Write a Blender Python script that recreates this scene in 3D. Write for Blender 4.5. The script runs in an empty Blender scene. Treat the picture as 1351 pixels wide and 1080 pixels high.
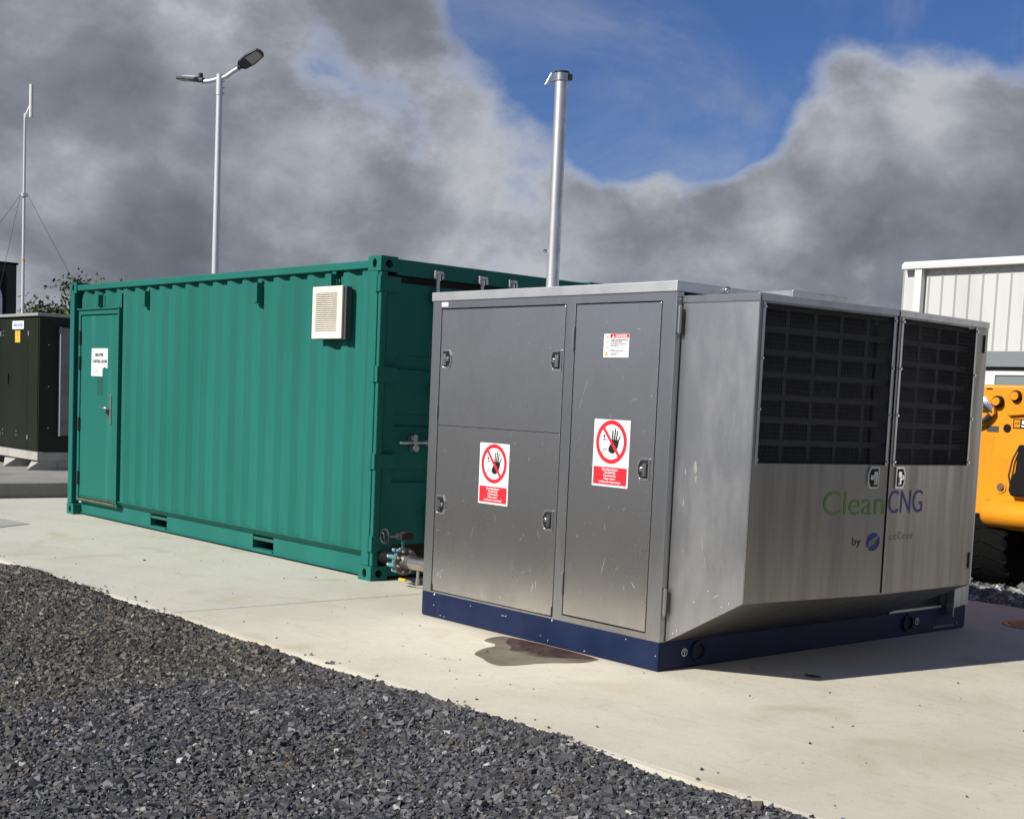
import bpy, bmesh, math, random
import numpy as np
from mathutils import Vector, Matrix
from mathutils.geometry import tessellate_polygon
random.seed(7)
rng = np.random.default_rng(11)
S = bpy.context.scene
COL = S.collection

# ------------------------------------------------------------------ camera
cd = bpy.data.cameras.new('camera')
cam = bpy.data.objects.new('camera', cd)
COL.objects.link(cam)
S.camera = cam
Rr = Vector((0.6654, 0.7451, 0.0452)).normalized()
Ru = Vector((-0.0932, 0.0229, 0.9954)).normalized()
Rf = Vector((-0.7406, 0.6665, -0.0847)).normalized()
m = Matrix((Rr, Ru, -Rf)).transposed().to_4x4()
m.translation = Vector((5.1221, -5.5386, 1.4902))
cam.matrix_world = m
cd.sensor_fit = 'HORIZONTAL'
cd.sensor_width = 36.0
cd.lens = 1770.135 / 1351 * 36
cd.shift_x = -40.0 / 1351
cd.shift_y = 141.98 / 1351
cd.clip_start = 0.05
cd.clip_end = 3000

# ------------------------------------------------------------------ light
SUN_EL = math.radians(37.5)
sh = Vector((0.158, 0.987, 0)).normalized()               # horizontal travel of the light
travel = Vector((sh.x * math.cos(SUN_EL), sh.y * math.cos(SUN_EL), -math.sin(SUN_EL)))
sd = bpy.data.lights.new('sun', 'SUN')
sd.energy = 4.9
sd.angle = math.radians(0.53)
sd.color = (1.0, 0.955, 0.88)
sun = bpy.data.objects.new('sun', sd)
COL.objects.link(sun)
sun.rotation_euler = travel.to_track_quat('-Z', 'Y').to_euler()
sun.location = (-5, -20, 20)

S.view_settings.view_transform = 'Standard'
S.view_settings.look = 'None'
S.view_settings.gamma = 1.0
S.view_settings.use_curve_mapping = False
S.view_settings.exposure = 0.3

W = bpy.data.worlds.new('World')
S.world = W
W.use_nodes = True
nt = W.node_tree
nt.nodes.clear()
N = nt.nodes.new
L = nt.links.new


def nmath(op, a, b=None, c=None, tree=None, clamp=False):
    t = tree or nt
    n = t.nodes.new('ShaderNodeMath')
    n.operation = op
    n.use_clamp = clamp
    for i, v in enumerate((a, b, c)):
        if v is None:
            continue
        if isinstance(v, (int, float)):
            n.inputs[i].default_value = v
        else:
            t.links.new(v, n.inputs[i])
    return n.outputs[0]


def maprange(v, a, b, c=0.0, d=1.0, tree=None, smooth=True):
    t = tree or nt
    n = t.nodes.new('ShaderNodeMapRange')
    n.interpolation_type = 'SMOOTHSTEP' if smooth else 'LINEAR'
    t.links.new(v, n.inputs[0])
    for i, q in enumerate((a, b, c, d)):
        n.inputs[i + 1].default_value = q
    return n.outputs[0]


def mixcol(f, a, b, tree=None, blend='MIX'):
    t = tree or nt
    n = t.nodes.new('ShaderNodeMix')
    n.data_type = 'RGBA'
    n.blend_type = blend
    for i, v in ((0, f), (6, a), (7, b)):
        if isinstance(v, (int, float)):
            n.inputs[i].default_value = v
        elif isinstance(v, tuple):
            n.inputs[i].default_value = (*v, 1) if len(v) == 3 else v
        else:
            t.links.new(v, n.inputs[i])
    return n.outputs[2]


def noise(vec, scale, detail=5, rough=0.5, dist=0.0, tree=None, dim='3D', w=0.0):
    t = tree or nt
    n = t.nodes.new('ShaderNodeTexNoise')
    n.noise_dimensions = dim
    n.inputs['Scale'].default_value = scale
    n.inputs['Detail'].default_value = detail
    n.inputs['Roughness'].default_value = rough
    n.inputs['Distortion'].default_value = dist
    if dim == '4D':
        n.inputs['W'].default_value = w
    t.links.new(vec, n.inputs['Vector'])
    return n.outputs['Fac']


sky = N('ShaderNodeTexSky')
sky.sky_type = 'NISHITA'
sky.sun_disc = False
sky.sun_elevation = SUN_EL
sky.sun_rotation = math.atan2(-sh.x, -sh.y)
sky.altitude = 50
sky.air_density = 1.0
sky.dust_density = 0.4
sky.ozone_density = 2.0
tc = N('ShaderNodeTexCoord')
dirn = tc.outputs['Generated']
sep = N('ShaderNodeSeparateXYZ')
L(dirn, sep.inputs[0])
# cloud layer coordinates: slightly stretched towards the horizon as a real layer is
zz = nmath('ADD', nmath('MAXIMUM', sep.outputs[2], 0.0), 0.75)
cmb = N('ShaderNodeCombineXYZ')
L(nmath('DIVIDE', sep.outputs[0], zz), cmb.inputs[0])
L(nmath('DIVIDE', sep.outputs[1], zz), cmb.inputs[1])
L(nmath('MULTIPLY', sep.outputs[2], 0.9), cmb.inputs[2])
cv = cmb.outputs[0]


def dotdir(d):
    v = Vector(d).normalized()
    n = N('ShaderNodeVectorMath')
    n.operation = 'DOT_PRODUCT'
    nn = N('ShaderNodeVectorMath')
    nn.operation = 'NORMALIZE'
    L(dirn, nn.inputs[0])
    L(nn.outputs[0], n.inputs[0])
    n.inputs[1].default_value = v
    return n.outputs['Value']


def spot(d, deg, amp):
    """smooth bump of amplitude amp round direction d"""
    return nmath('MULTIPLY', maprange(dotdir(d), math.cos(math.radians(deg)), 1.0, 0, 1), amp)


def total(lst):
    lst = sorted(lst, key=lambda q: isinstance(q, float))
    r = lst[0]
    for q in lst[1:]:
        r = nmath('ADD', r, q)
    return r


def at(x, y):
    """sky direction seen at a place in the photograph (1351 x 1080)"""
    return tuple(Rr * ((x - 715.5) / 1770.135) - Ru * ((y - 681.98) / 1770.135) + Rf)


def cen(n, k):
    return nmath('MULTIPLY', nmath('SUBTRACT', n, 0.5), k)


n_big = noise(cv, 2.4, 2, 0.5, 0.3, dim='4D', w=2.3)
n_mid = noise(cv, 5.2, 14, 0.58, 0.3, dim='4D', w=0.7)
n_det = noise(cv, 21.0, 12, 0.62, 0.15, dim='4D', w=5.1)
n_lit = noise(cv, 4.6, 14, 0.54, 0.35, dim='4D', w=3.1)
zel = sep.outputs[2]
dens = total([cen(n_big, 0.9), cen(n_mid, 2.1), cen(n_det, 1.25), 0.12,
              maprange(zel, 0.02, 0.16, 0.35, 0.0), maprange(zel, 0.32, 0.62, 0.0, -1.3),  # clouds also cleared overhead, out of view, to deepen the shade
              # gaps of blue sky and heavier banks where the cloud layer has them
              spot(at(900, 100), 6.6, -0.95), spot(at(740, 20), 5.0, -0.60), spot(at(1040, -30), 6.0, -0.75), spot(at(1250, -40), 5.4, -0.80), spot(at(950, 170), 2.6, -0.30), spot(at(1000, 165), 1.9, -0.40), spot(at(840, 175), 1.9, -0.30), spot(at(915, 275), 2.6, 0.50), spot(at(1010, 262), 2.0, 0.4), spot(at(1100, 60), 2.0, 0.35),
              spot(at(1420, 20), 4.0, -0.55), spot(at(810, 185), 2.4, -0.45), spot(at(440, 110), 2.2, -0.22), spot(at(660, -10), 3.0, -0.35), spot(at(510, 30), 2.8, 0.55), spot(at(600, 110), 2.4, 0.30), spot(at(1030, 60), 2.0, 0.25), spot(at(1000, -320), 14, -0.5),
              spot(at(1160, 140), 4.8, 0.62), spot(at(1290, 190), 4.6, 0.55), spot(at(1080, 300), 6.0, 0.42), spot(at(800, 330), 5.0, 0.60), spot(at(1270, 330), 4.0, 0.5),
              spot(at(180, 170), 11.0, 0.75), spot(at(520, 260), 6.0, 0.60), spot(at(650, 210), 3.4, 0.45)])
veil = nmath('MULTIPLY', maprange(noise(cv, 3.4, 12, 0.62, 0.8, dim='4D', w=7.7), 0.46, 0.74), 0.42)
cover = nmath('MAXIMUM', maprange(dens, -0.42, 0.56), veil)
thick = total([cen(n_lit, 2.3), cen(n_mid, 0.60), cen(n_big, 0.3), cen(n_det, 0.65), 0.40, maprange(zel, 0.0, 0.13, -0.10, 0.0),
               maprange(dens, -0.1, 0.62, -0.34, 0.08),
               spot(at(150, 115), 3.0, 0.20), spot(at(350, 120), 3.4, 0.14), spot(at(200, 315), 3.4, 0.24), spot(at(90, 205), 3.4, -0.22), spot(at(30, 30), 3.0, -0.10),
               spot(at(400, 220), 2.6, -0.12), spot(at(530, 270), 2.8, 0.20), spot(at(610, 120), 2.6, -0.05), spot(at(650, 230), 2.2, -0.10), spot(at(260, 50), 2.6, -0.16),
               spot(at(1150, 115), 4.6, -0.40), spot(at(1290, 150), 4.0, -0.36), spot(at(1060, 230), 3.8, -0.32), spot(at(1270, 290), 3.4, 0.04), spot(at(960, 300), 4.4, -0.24),
               spot(at(860, 228), 1.8, -0.35), spot(at(490, 25), 3.0, 0.16), spot(at(1020, 350), 3.0, -0.16), spot(at(720, 330), 3.0, -0.06), spot(at(330, 330), 3.0, -0.08)])
shade = maprange(thick, 0.04, 1.06, 0.0, 1.0, smooth=False)
ramp = N('ShaderNodeValToRGB')
L(shade, ramp.inputs[0])
el = ramp.color_ramp.elements
STR = 0.1
el[0].position = 0.0
el[0].color = (3.9, 4.05, 4.4, 1)
el[1].position = 1.0
el[1].color = (0.95, 1.07, 1.34, 1)
for p_, c_ in ((0.22, (2.8, 2.95, 3.3)), (0.45, (1.85, 2.0, 2.34)), (0.72, (1.27, 1.40, 1.68))):
    e_ = el.new(p_)
    e_.color = (*c_, 1)
blue = mixcol(1.0, sky.outputs[0], (0.29, 0.405, 0.655), blend='MULTIPLY')
final = mixcol(cover, blue, ramp.outputs[0])
bg = N('ShaderNodeBackground')
L(final, bg.inputs[0])
bg.inputs[1].default_value = STR
wo = N('ShaderNodeOutputWorld')
L(bg.outputs[0], wo.inputs[0])

# ------------------------------------------------------------------ materials
MATS = {}


def mat(name, col, rough=0.5, metal=0.0, var=None, vscale=(3, 3, 3), vdet=5, vlo=0.4, vhi=0.65, bump=0.0, bscale=60.0,
        spec=0.5, rvar=0.0, dirt=None, dscale=(2, 2, 2), dlo=0.55, dhi=0.75, coat=0.0, island=None, aniso=0.0, bdist=0.004):
    ma = bpy.data.materials.new(name)
    ma.use_nodes = True
    t = ma.node_tree
    b = t.nodes['Principled BSDF']
    b.inputs['Roughness'].default_value = rough
    b.inputs['Metallic'].default_value = metal
    b.inputs['Specular IOR Level'].default_value = spec
    b.inputs['Coat Weight'].default_value = coat
    b.inputs['Base Color'].default_value = (*col, 1)
    if aniso:
        b.inputs['Anisotropic'].default_value = aniso
    tcn = t.nodes.new('ShaderNodeTexCoord')

    def mapped(sc):
        mp = t.nodes.new('ShaderNodeMapping')
        mp.inputs['Scale'].default_value = sc
        t.links.new(tcn.outputs['Object'], mp.inputs[0])
        return mp.outputs[0]
    c = None
    if var is not None:
        f = noise(mapped(vscale), 1.0, vdet, 0.6, 0.1, tree=t)
        f = maprange(f, vlo, vhi, tree=t)
        c = mixcol(f, col, var, tree=t)
        if rvar:
            r = nmath('ADD', nmath('MULTIPLY', f, rvar, tree=t), rough, tree=t)
            t.links.new(r, b.inputs['Roughness'])
    if island is not None:
        g = t.nodes.new('ShaderNodeNewGeometry')
        rp = t.nodes.new('ShaderNodeValToRGB')
        rp.color_ramp.interpolation = 'CONSTANT'
        e = rp.color_ramp.elements
        e[0].position = 0
        e[0].color = (*island[0][1], 1)
        e[1].position = island[1][0]
        e[1].color = (*island[1][1], 1)
        for p_, c_ in island[2:]:
            q = e.new(p_)
            q.color = (*c_, 1)
        t.links.new(g.outputs['Random Per Island'], rp.inputs[0])
        c = rp.outputs[0] if c is None else mixcol(1.0, rp.outputs[0], c, tree=t, blend='MULTIPLY')
    if dirt is not None:
        f2 = noise(mapped(dscale), 1.0, 7, 0.65, 0.2, tree=t)
        f2 = maprange(f2, dlo, dhi, tree=t)
        c = mixcol(f2, c if c is not None else col, dirt, tree=t)
    if c is not None:
        t.links.new(c, b.inputs['Base Color'])
    if bump:
        bp = t.nodes.new('ShaderNodeBump')
        bp.inputs['Strength'].default_value = bump
        bp.inputs['Distance'].default_value = bdist
        t.links.new(noise(mapped((bscale, bscale, bscale)), 1.0, 4, 0.6, tree=t), bp.inputs['Height'])
        t.links.new(bp.outputs[0], b.inputs['Normal'])
    MATS[name] = ma
    return ma


M_green = mat('green_paint', (0.0130, 0.128, 0.104), 0.55, spec=0.16, var=(0.0165, 0.146, 0.120), vscale=(1.2, 1.2, 0.35), bump=0.06, bscale=45,
              dirt=(0.022, 0.122, 0.102), dscale=(6, 6, 1.0), dlo=0.6, dhi=0.8)
M_greend = mat('green_door_paint', (0.0135, 0.128, 0.104), 0.55, spec=0.16, var=(0.030, 0.168, 0.142), vscale=(5, 5, 0.25), vlo=0.5, vhi=0.72, bump=0.04, bscale=40)
M_greenpatch = mat('fresh_green_paint', (0.009, 0.088, 0.072), 0.4)
M_greeninner = mat('dark_green_steel', (0.018, 0.11, 0.088), 0.5)
M_seal = mat('black_rubber', (0.006, 0.006, 0.006), 0.7)
M_steel = mat('stainless_steel', (0.72, 0.70, 0.665), 0.27, 1.0, var=(0.62, 0.605, 0.575), vscale=(3.4, 3.4, 2.2), rvar=0.035,
              dirt=(0.80, 0.785, 0.755), dscale=(60, 60, 5), dlo=0.62, dhi=0.95)
M_steelframe = mat('stainless_frame', (0.53, 0.53, 0.52), 0.33, 1.0, var=(0.46, 0.46, 0.455), vscale=(8, 8, 0.9), rvar=0.06,
                   dirt=(0.6, 0.6, 0.59), dscale=(18, 18, 2.0), dlo=0.6, dhi=0.8)
M_steelside = mat('stainless_side_panel', (0.585, 0.58, 0.57), 0.36, 1.0, var=(0.535, 0.532, 0.525), vscale=(4, 4, 1.4), rvar=0.09,
                  dirt=(0.66, 0.66, 0.64), dscale=(9, 9, 2.2), dlo=0.62, dhi=0.8)
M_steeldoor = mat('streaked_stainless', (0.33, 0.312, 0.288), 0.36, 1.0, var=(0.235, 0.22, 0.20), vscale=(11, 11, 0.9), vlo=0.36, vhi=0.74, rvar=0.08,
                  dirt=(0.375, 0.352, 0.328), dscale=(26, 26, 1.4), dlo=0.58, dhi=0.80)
M_cap = mat('satin_steel_cap', (0.72, 0.715, 0.70), 0.5, 1.0, var=(0.64, 0.64, 0.63), vscale=(5, 5, 5))
M_bright = mat('bright_steel', (0.75, 0.75, 0.74), 0.18, 1.0)
M_latch = mat('latch_steel', (0.62, 0.62, 0.61), 0.28, 0.95)
M_black = mat('black_metal', (0.008, 0.008, 0.009), 0.55)
M_bars = mat('dark_grey_bars', (0.066, 0.066, 0.068), 0.7, spec=0.2)
M_wire = mat('grille_wire', (0.10, 0.095, 0.09), 0.45, 0.6)
M_navy = mat('navy_paint', (0.0072, 0.0150, 0.048), 0.5, spec=0.2, var=(0.0115, 0.021, 0.060), vscale=(3, 3, 2), bump=0.05, bscale=30,
             dirt=(0.040, 0.048, 0.078), dscale=(7, 7, 1.5), dlo=0.60, dhi=0.85)
M_galv = mat('galvanised_steel', (0.62, 0.63, 0.63), 0.42, 0.85, var=(0.46, 0.47, 0.48), vscale=(22, 22, 9), rvar=0.1, vlo=0.35, vhi=0.65)
M_galvpole = mat('grey_pole_metal', (0.55, 0.565, 0.59), 0.5, 0.25)
M_pipe = mat('stainless_pipe', (0.62, 0.58, 0.53), 0.3, 1.0, var=(0.42, 0.36, 0.30), vscale=(14, 14, 14), rvar=0.1)
M_flange = mat('dark_flange_steel', (0.20, 0.185, 0.17), 0.5, 0.7, var=(0.11, 0.10, 0.09), vscale=(30, 30, 30))
M_teal = mat('teal_valve_paint', (0.05, 0.24, 0.27), 0.45)
M_yellowplastic = mat('yellow_plastic', (0.75, 0.42, 0.04), 0.4)
M_white = mat('white_vinyl', (0.80, 0.80, 0.78), 0.4)
M_red = mat('red_vinyl', (0.62, 0.022, 0.035), 0.4)
M_ink = mat('black_ink', (0.008, 0.008, 0.008), 0.5)
M_grayink = mat('grey_ink', (0.16, 0.16, 0.16), 0.5)
M_logogreen = mat('logo_green', (0.085, 0.19, 0.03), 0.5)
M_logofade = mat('faded_logo_green', (0.12, 0.14, 0.07), 0.5)
M_logoblue = mat('logo_blue', (0.008, 0.018, 0.16), 0.45)
M_cream = mat('cream_plastic', (0.78, 0.73, 0.62), 0.45, var=(0.70, 0.65, 0.54), vscale=(6, 6, 6))
M_rust = mat('rust', (0.10, 0.062, 0.032), 0.85, var=(0.20, 0.165, 0.105), vscale=(40, 40, 40))
M_kiosk = mat('dark_green_grp', (0.0085, 0.0125, 0.0065), 0.5, spec=0.3, var=(0.012, 0.017, 0.009), vscale=(2, 2, 0.6))
M_kioskbase = mat('pale_grey_plinth', (0.40, 0.385, 0.345), 0.7, var=(0.33, 0.32, 0.285), vscale=(5, 5, 5))
M_kiosktrim = mat('grey_trim', (0.30, 0.30, 0.29), 0.5)
M_pinkgrey = mat('grey_ducting', (0.20, 0.185, 0.19), 0.55, var=(0.15, 0.14, 0.145), vscale=(2, 2, 6))
M_blueink = mat('blue_ink', (0.03, 0.14, 0.55), 0.5)
M_labyellow = mat('yellow_label', (0.75, 0.45, 0.06), 0.45, var=(0.65, 0.36, 0.03), vscale=(30, 30, 22))
M_cladding = mat('white_cladding', (0.52, 0.52, 0.50), 0.5, var=(0.47, 0.47, 0.45), vscale=(1.0, 1.0, 0.2))
M_trim = mat('white_trim', (0.64, 0.64, 0.625), 0.45)
M_band = mat('grey_green_band', (0.17, 0.20, 0.20), 0.5)
M_jyellow = mat('plant_yellow', (0.74, 0.285, 0.010), 0.38, var=(0.68, 0.25, 0.009), vscale=(3, 3, 3), coat=0.15,
                dirt=(0.24, 0.095, 0.014), dscale=(20, 20, 1.6), dlo=0.60, dhi=0.78)
M_jdark = mat('dark_chassis', (0.008, 0.008, 0.009), 0.7, spec=0.15)
M_tyre = mat('tyre_rubber', (0.006, 0.006, 0.006), 0.9, spec=0.08, bump=0.3, bscale=20)
M_hose = mat('hydraulic_hose', (0.03, 0.03, 0.032), 0.4)
M_lens = mat('lamp_lens', (0.42, 0.42, 0.42), 0.35)
M_lampbody = mat('lamp_body_grey', (0.05, 0.052, 0.055), 0.5)
M_lamplight = mat('lamp_top_grey', (0.42, 0.43, 0.44), 0.45)
M_bark = mat('bark', (0.07, 0.055, 0.04), 0.9)
M_leafa = mat('foliage', (0.045, 0.06, 0.016), 0.6, island=[(0, (0.050, 0.062, 0.016)), (0.3, (0.07, 0.078, 0.024)), (0.6, (0.036, 0.048, 0.014)), (0.85, (0.11, 0.10, 0.035))])
M_deadleaf = mat('dead_leaf', (0.05, 0.035, 0.02), 0.8)
M_iron = mat('rusty_iron', (0.30, 0.14, 0.05), 0.75, var=(0.40, 0.22, 0.09), vscale=(14, 14, 14))
M_cover = mat('cover_concrete', (0.34, 0.335, 0.30), 0.85, var=(0.30, 0.295, 0.265), vscale=(3, 3, 3))
M_oil = mat('oily_stain', (0.105, 0.088, 0.062), 0.6, spec=0.25, var=(0.150, 0.126, 0.092), vscale=(5, 5, 5), bump=0.2, bscale=150)
M_purple = mat('purple_stain', (0.046, 0.021, 0.021), 0.55, spec=0.25, var=(0.080, 0.048, 0.042), vscale=(7, 7, 7))
_t = M_purple.node_tree
_tc = _t.nodes.new('ShaderNodeTexCoord')
_sp = _t.nodes.new('ShaderNodeSeparateXYZ')
_t.links.new(_tc.outputs['Object'], _sp.inputs[0])
_n = noise(_tc.outputs['Object'], 9.0, 6, 0.65, 0.5, tree=_t)
_fade = nmath('ADD', nmath('MULTIPLY', _sp.outputs[1], 3.4, tree=_t), nmath('MULTIPLY', nmath('SUBTRACT', _n, 0.5, tree=_t), 2.2, tree=_t), tree=_t)
_t.links.new(maprange(_fade, -0.30, 0.75, 0.0, 1.0, tree=_t), _t.nodes['Principled BSDF'].inputs['Alpha'])
STONES = [(0, (0.045, 0.0465, 0.050)), (0.22, (0.070, 0.071, 0.074)), (0.42, (0.032, 0.033, 0.036)), (0.58, (0.098, 0.098, 0.098)),
          (0.70, (0.058, 0.056, 0.052)), (0.82, (0.135, 0.133, 0.126)), (0.895, (0.080, 0.070, 0.052)), (0.95, (0.20, 0.197, 0.185)), (0.985, (0.12, 0.082, 0.05)), (0.989, (0.38, 0.37, 0.34))]
M_stone = mat('slate_stone', (0.8, 0.8, 0.8), 0.62, var=(1.15, 1.03, 0.82), vscale=(0.55, 0.55, 0.55), vdet=3, island=STONES, bump=0.25, bscale=220, bdist=0.002)
_t = M_stone.node_tree
_mul = [q for q in _t.nodes if q.bl_idname == 'ShaderNodeMix' and q.blend_type == 'MULTIPLY'][0]
_tc = _t.nodes.new('ShaderNodeTexCoord')
_sp = _t.nodes.new('ShaderNodeSeparateXYZ')
_t.links.new(_tc.outputs['Object'], _sp.inputs[0])
_n = noise(_tc.outputs['Object'], 0.8, 4, 0.6, 0.3, tree=_t)
_e = nmath('ADD', nmath('MULTIPLY', _sp.outputs[0], -0.30, tree=_t), nmath('MULTIPLY', nmath('SUBTRACT', _n, 0.5, tree=_t), 3.2, tree=_t), tree=_t)
_c = mixcol(maprange(_e, -0.2, 0.75, tree=_t), (1.0, 1.0, 1.02), (1.02, 0.93, 0.76), tree=_t)     # earthy patch of gravel
_t.links.new(_c, _mul.inputs[7])
M_stonefar = mat('sunlit_stone', (1, 1, 1), 0.7, island=[(a, tuple(min(q * 2.1, 0.6) for q in c)) for a, c in STONES])  # stone palette brightened to the tone gravel shows in grazing sunlight
M_bed = mat('gravel_fines', (0.050, 0.050, 0.052), 0.9, var=(0.085, 0.08, 0.07), vscale=(45, 45, 45), bump=1.0, bscale=70, bdist=0.02)
M_land = mat('far_ground', (0.16, 0.155, 0.14), 0.9, var=(0.20, 0.195, 0.175), vscale=(0.5, 0.5, 0.5), bump=0.6, bscale=12, bdist=0.02)


def concrete(name, col, var, dark, warm=None):
    ma = bpy.data.materials.new(name)
    ma.use_nodes = True
    t = ma.node_tree
    b = t.nodes['Principled BSDF']
    b.inputs['Roughness'].default_value = 0.85
    b.inputs['Specular IOR Level'].default_value = 0.25
    g = t.nodes.new('ShaderNodeNewGeometry')
    P = g.outputs['Position']

    def mp(sc, rot=0.0):
        q = t.nodes.new('ShaderNodeMapping')
        q.inputs['Scale'].default_value = sc
        q.inputs['Rotation'].default_value = (0, 0, rot)
        t.links.new(P, q.inputs[0])
        return q.outputs[0]

    def nz(sc, rot=0.0, det=6, ro=0.62, di=0.4):
        return noise(mp(sc, rot), 1, det, ro, di, tree=t)

    def lay(c, n, a, b_, amt, colr):
        return mixcol(maprange(n, a, b_, 0, amt, tree=t), c, colr, tree=t)
    c = lay(col, nz((0.7, 0.7, 0.7)), 0.38, 0.66, 1.0, var)
    if warm:
        # the newer pour round the cabinet is more yellow than the older grey one
        sx_ = t.nodes.new('ShaderNodeSeparateXYZ')
        t.links.new(P, sx_.inputs[0])
        wob = nmath('ADD', sx_.outputs[0], nmath('MULTIPLY', nmath('SUBTRACT', nz((0.9, 0.9, 0.9), det=5), 0.5, tree=t), 5.0, tree=t), tree=t)
        w2 = lay(warm[0], nz((0.8, 0.8, 0.8)), 0.38, 0.66, 1.0, warm[1])
        c = mixcol(maprange(wob, -4.6, -1.4, tree=t), c, w2, tree=t)
    br = nz((3.0, 15, 1), -0.84, 8, 0.66, 1.2)
    c = lay(c, br, 0.48, 0.80, 0.30, dark)                                       # trowel sweeps
    c = lay(c, nz((2.6, 4.2, 1), -0.84, 10, 0.72, 1.8), 0.55, 0.74, 0.50, dark)    # scuffed areas
    c = lay(c, nz((1.5, 1.5, 1), 0, 4, 0.55, 0.8), 0.52, 0.76, 0.55, tuple(q * k for q, k in zip(dark, (1.28, 1.10, 0.84))))   # yellowish stains
    c = lay(c, nz((16, 60, 1), -0.84, 5, 0.66, 1.5), 0.57, 0.80, 0.25, dark)
    c = lay(c, nz((26, 30, 26), -0.84, 6, 0.68, 0.4), 0.54, 0.74, 0.50, dark)
    fl = nz((120, 120, 120), 0, 3, 0.6, 0)
    c = lay(c, fl, 0.60, 0.72, 0.75, dark)                                       # pits
    c = lay(c, nz((310, 310, 310), 0, 2, 0.6, 0), 0.40, 0.72, 0.42, dark)         # grain
    c = lay(c, nz((38, 38, 38), 0, 2, 0.5, 0), 0.715, 0.735, 0.8, tuple(q * 0.4 for q in dark))   # dark specks
    t.links.new(c, b.inputs['Base Color'])
    bp = t.nodes.new('ShaderNodeBump')
    bp.inputs['Strength'].default_value = 0.5
    bp.inputs['Distance'].default_value = 0.004
    hh = nmath('ADD', nmath('MULTIPLY', br, 0.7, tree=t), nmath('MULTIPLY', fl, 0.6, tree=t), tree=t)
    t.links.new(hh, bp.inputs['Height'])
    t.links.new(bp.outputs[0], b.inputs['Normal'])
    return ma


M_conc = concrete('slab_concrete', (0.545, 0.535, 0.450), (0.49, 0.48, 0.405), (0.31, 0.30, 0.25), warm=((0.565, 0.525, 0.425), (0.490, 0.452, 0.362)))
M_conc_edge = concrete('pale_edge_concrete', (0.62, 0.585, 0.49), (0.57, 0.54, 0.45), (0.40, 0.375, 0.31))
M_conc_kerb = concrete('plinth_concrete', (0.31, 0.30, 0.27), (0.22, 0.21, 0.195), (0.15, 0.145, 0.13))


# ------------------------------------------------------------------ geometry helpers
class MB:
    def __init__(s):
        s.v = []
        s.f = []

    def add(s, vs, fs):
        o = len(s.v)
        s.v += [tuple(q) for q in vs]
        s.f += [tuple(i + o for i in f) for f in fs]
        return s

    def box(s, x0, x1, y0, y1, z0, z1):
        return s.add([(x0, y0, z0), (x1, y0, z0), (x1, y1, z0), (x0, y1, z0), (x0, y0, z1), (x1, y0, z1), (x1, y1, z1), (x0, y1, z1)],
                     [(0, 3, 2, 1), (4, 5, 6, 7), (0, 1, 5, 4), (1, 2, 6, 5), (2, 3, 7, 6), (3, 0, 4, 7)])

    def path(s, pts, r, n=10, caps=True, r1=None):
        pts = [Vector(p) for p in pts]
        k = len(pts)
        rings = []
        up = None
        for i, p in enumerate(pts):
            d = ((pts[min(i + 1, k - 1)] - p).normalized() + (p - pts[max(i - 1, 0)]).normalized()).normalized()
            if up is None:
                up = Vector((0, 0, 1)) if abs(d.z) < 0.9 else Vector((1, 0, 0))
            a = d.cross(up).normalized()
            b = a.cross(d).normalized()
            up = b
            rr = r if r1 is None else r + (r1 - r) * i / (k - 1)
            rings.append([p + (a * math.cos(2 * math.pi * j / n) + b * math.sin(2 * math.pi * j / n)) * rr for j in range(n)])
        vs = [q for R_ in rings for q in R_]
        fs = [(i * n + j, i * n + (j + 1) % n, (i + 1) * n + (j + 1) % n, (i + 1) * n + j) for i in range(k - 1) for j in range(n)]
        if caps:
            fs += [tuple(range(n - 1, -1, -1)), tuple((k - 1) * n + j for j in range(n))]
        return s.add(vs, fs)

    def tube(s, p0, p1, r, n=12, caps=True, r1=None):
        return s.path([p0, p1], r, n, caps, r1)

    def plate(s, outer, holes, fn, t):
        """flat plate with outline and holes in 2-D; fn(u, v, w) -> xyz; thickness t (w from 0 to t)"""
        loops = [outer] + list(holes)
        flat = [p for lp in loops for p in lp]
        tri = tessellate_polygon([[Vector((p[0], p[1], 0)) for p in lp] for lp in loops])
        n = len(flat)
        vs = [fn(p[0], p[1], 0) for p in flat] + [fn(p[0], p[1], t) for p in flat]
        fs = [tuple(q) for q in tri] + [tuple(i + n for i in reversed(q)) for q in tri]
        o = 0
        for lp in loops:
            k = len(lp)
            for i in range(k):
                a, b = o + i, o + (i + 1) % k
                fs.append((a, b, b + n, a + n))
            o += k
        return s.add(vs, fs)

    def sweep(s, prof, a, b):
        """closed 2-D profile given as function of end: prof list of xyz at end a and b"""
        n = len(a)
        return s.add(list(a) + list(b), [tuple(range(n - 1, -1, -1)), tuple(range(n, 2 * n))] + [(i, (i + 1) % n, n + (i + 1) % n, n + i) for i in range(n)])


def mesh_of(name, mb, ma, smooth=None, off=(0, 0, 0)):
    me = bpy.data.meshes.new(name)
    ox, oy, oz = off
    me.from_pydata([(x - ox, y - oy, z - oz) for x, y, z in mb.v], [], mb.f)
    bm = bmesh.new()
    bm.from_mesh(me)
    bmesh.ops.recalc_face_normals(bm, faces=bm.faces)
    bm.to_mesh(me)
    bm.free()
    me.materials.append(ma)
    if smooth:
        me.shade_smooth()
        me.set_sharp_from_angle(angle=math.radians(smooth))
    return me


def link(name, me, parent=None):
    o = bpy.data.objects.new(name, me)
    COL.objects.link(o)
    if parent is not None:
        o.parent = parent
    return o


def bev(o, w=0.004, seg=2):
    b = o.modifiers.new('edge', 'BEVEL')
    b.width = w
    b.segments = seg
    b.limit_method = 'ANGLE'
    b.angle_limit = math.radians(40)
    return o


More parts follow.
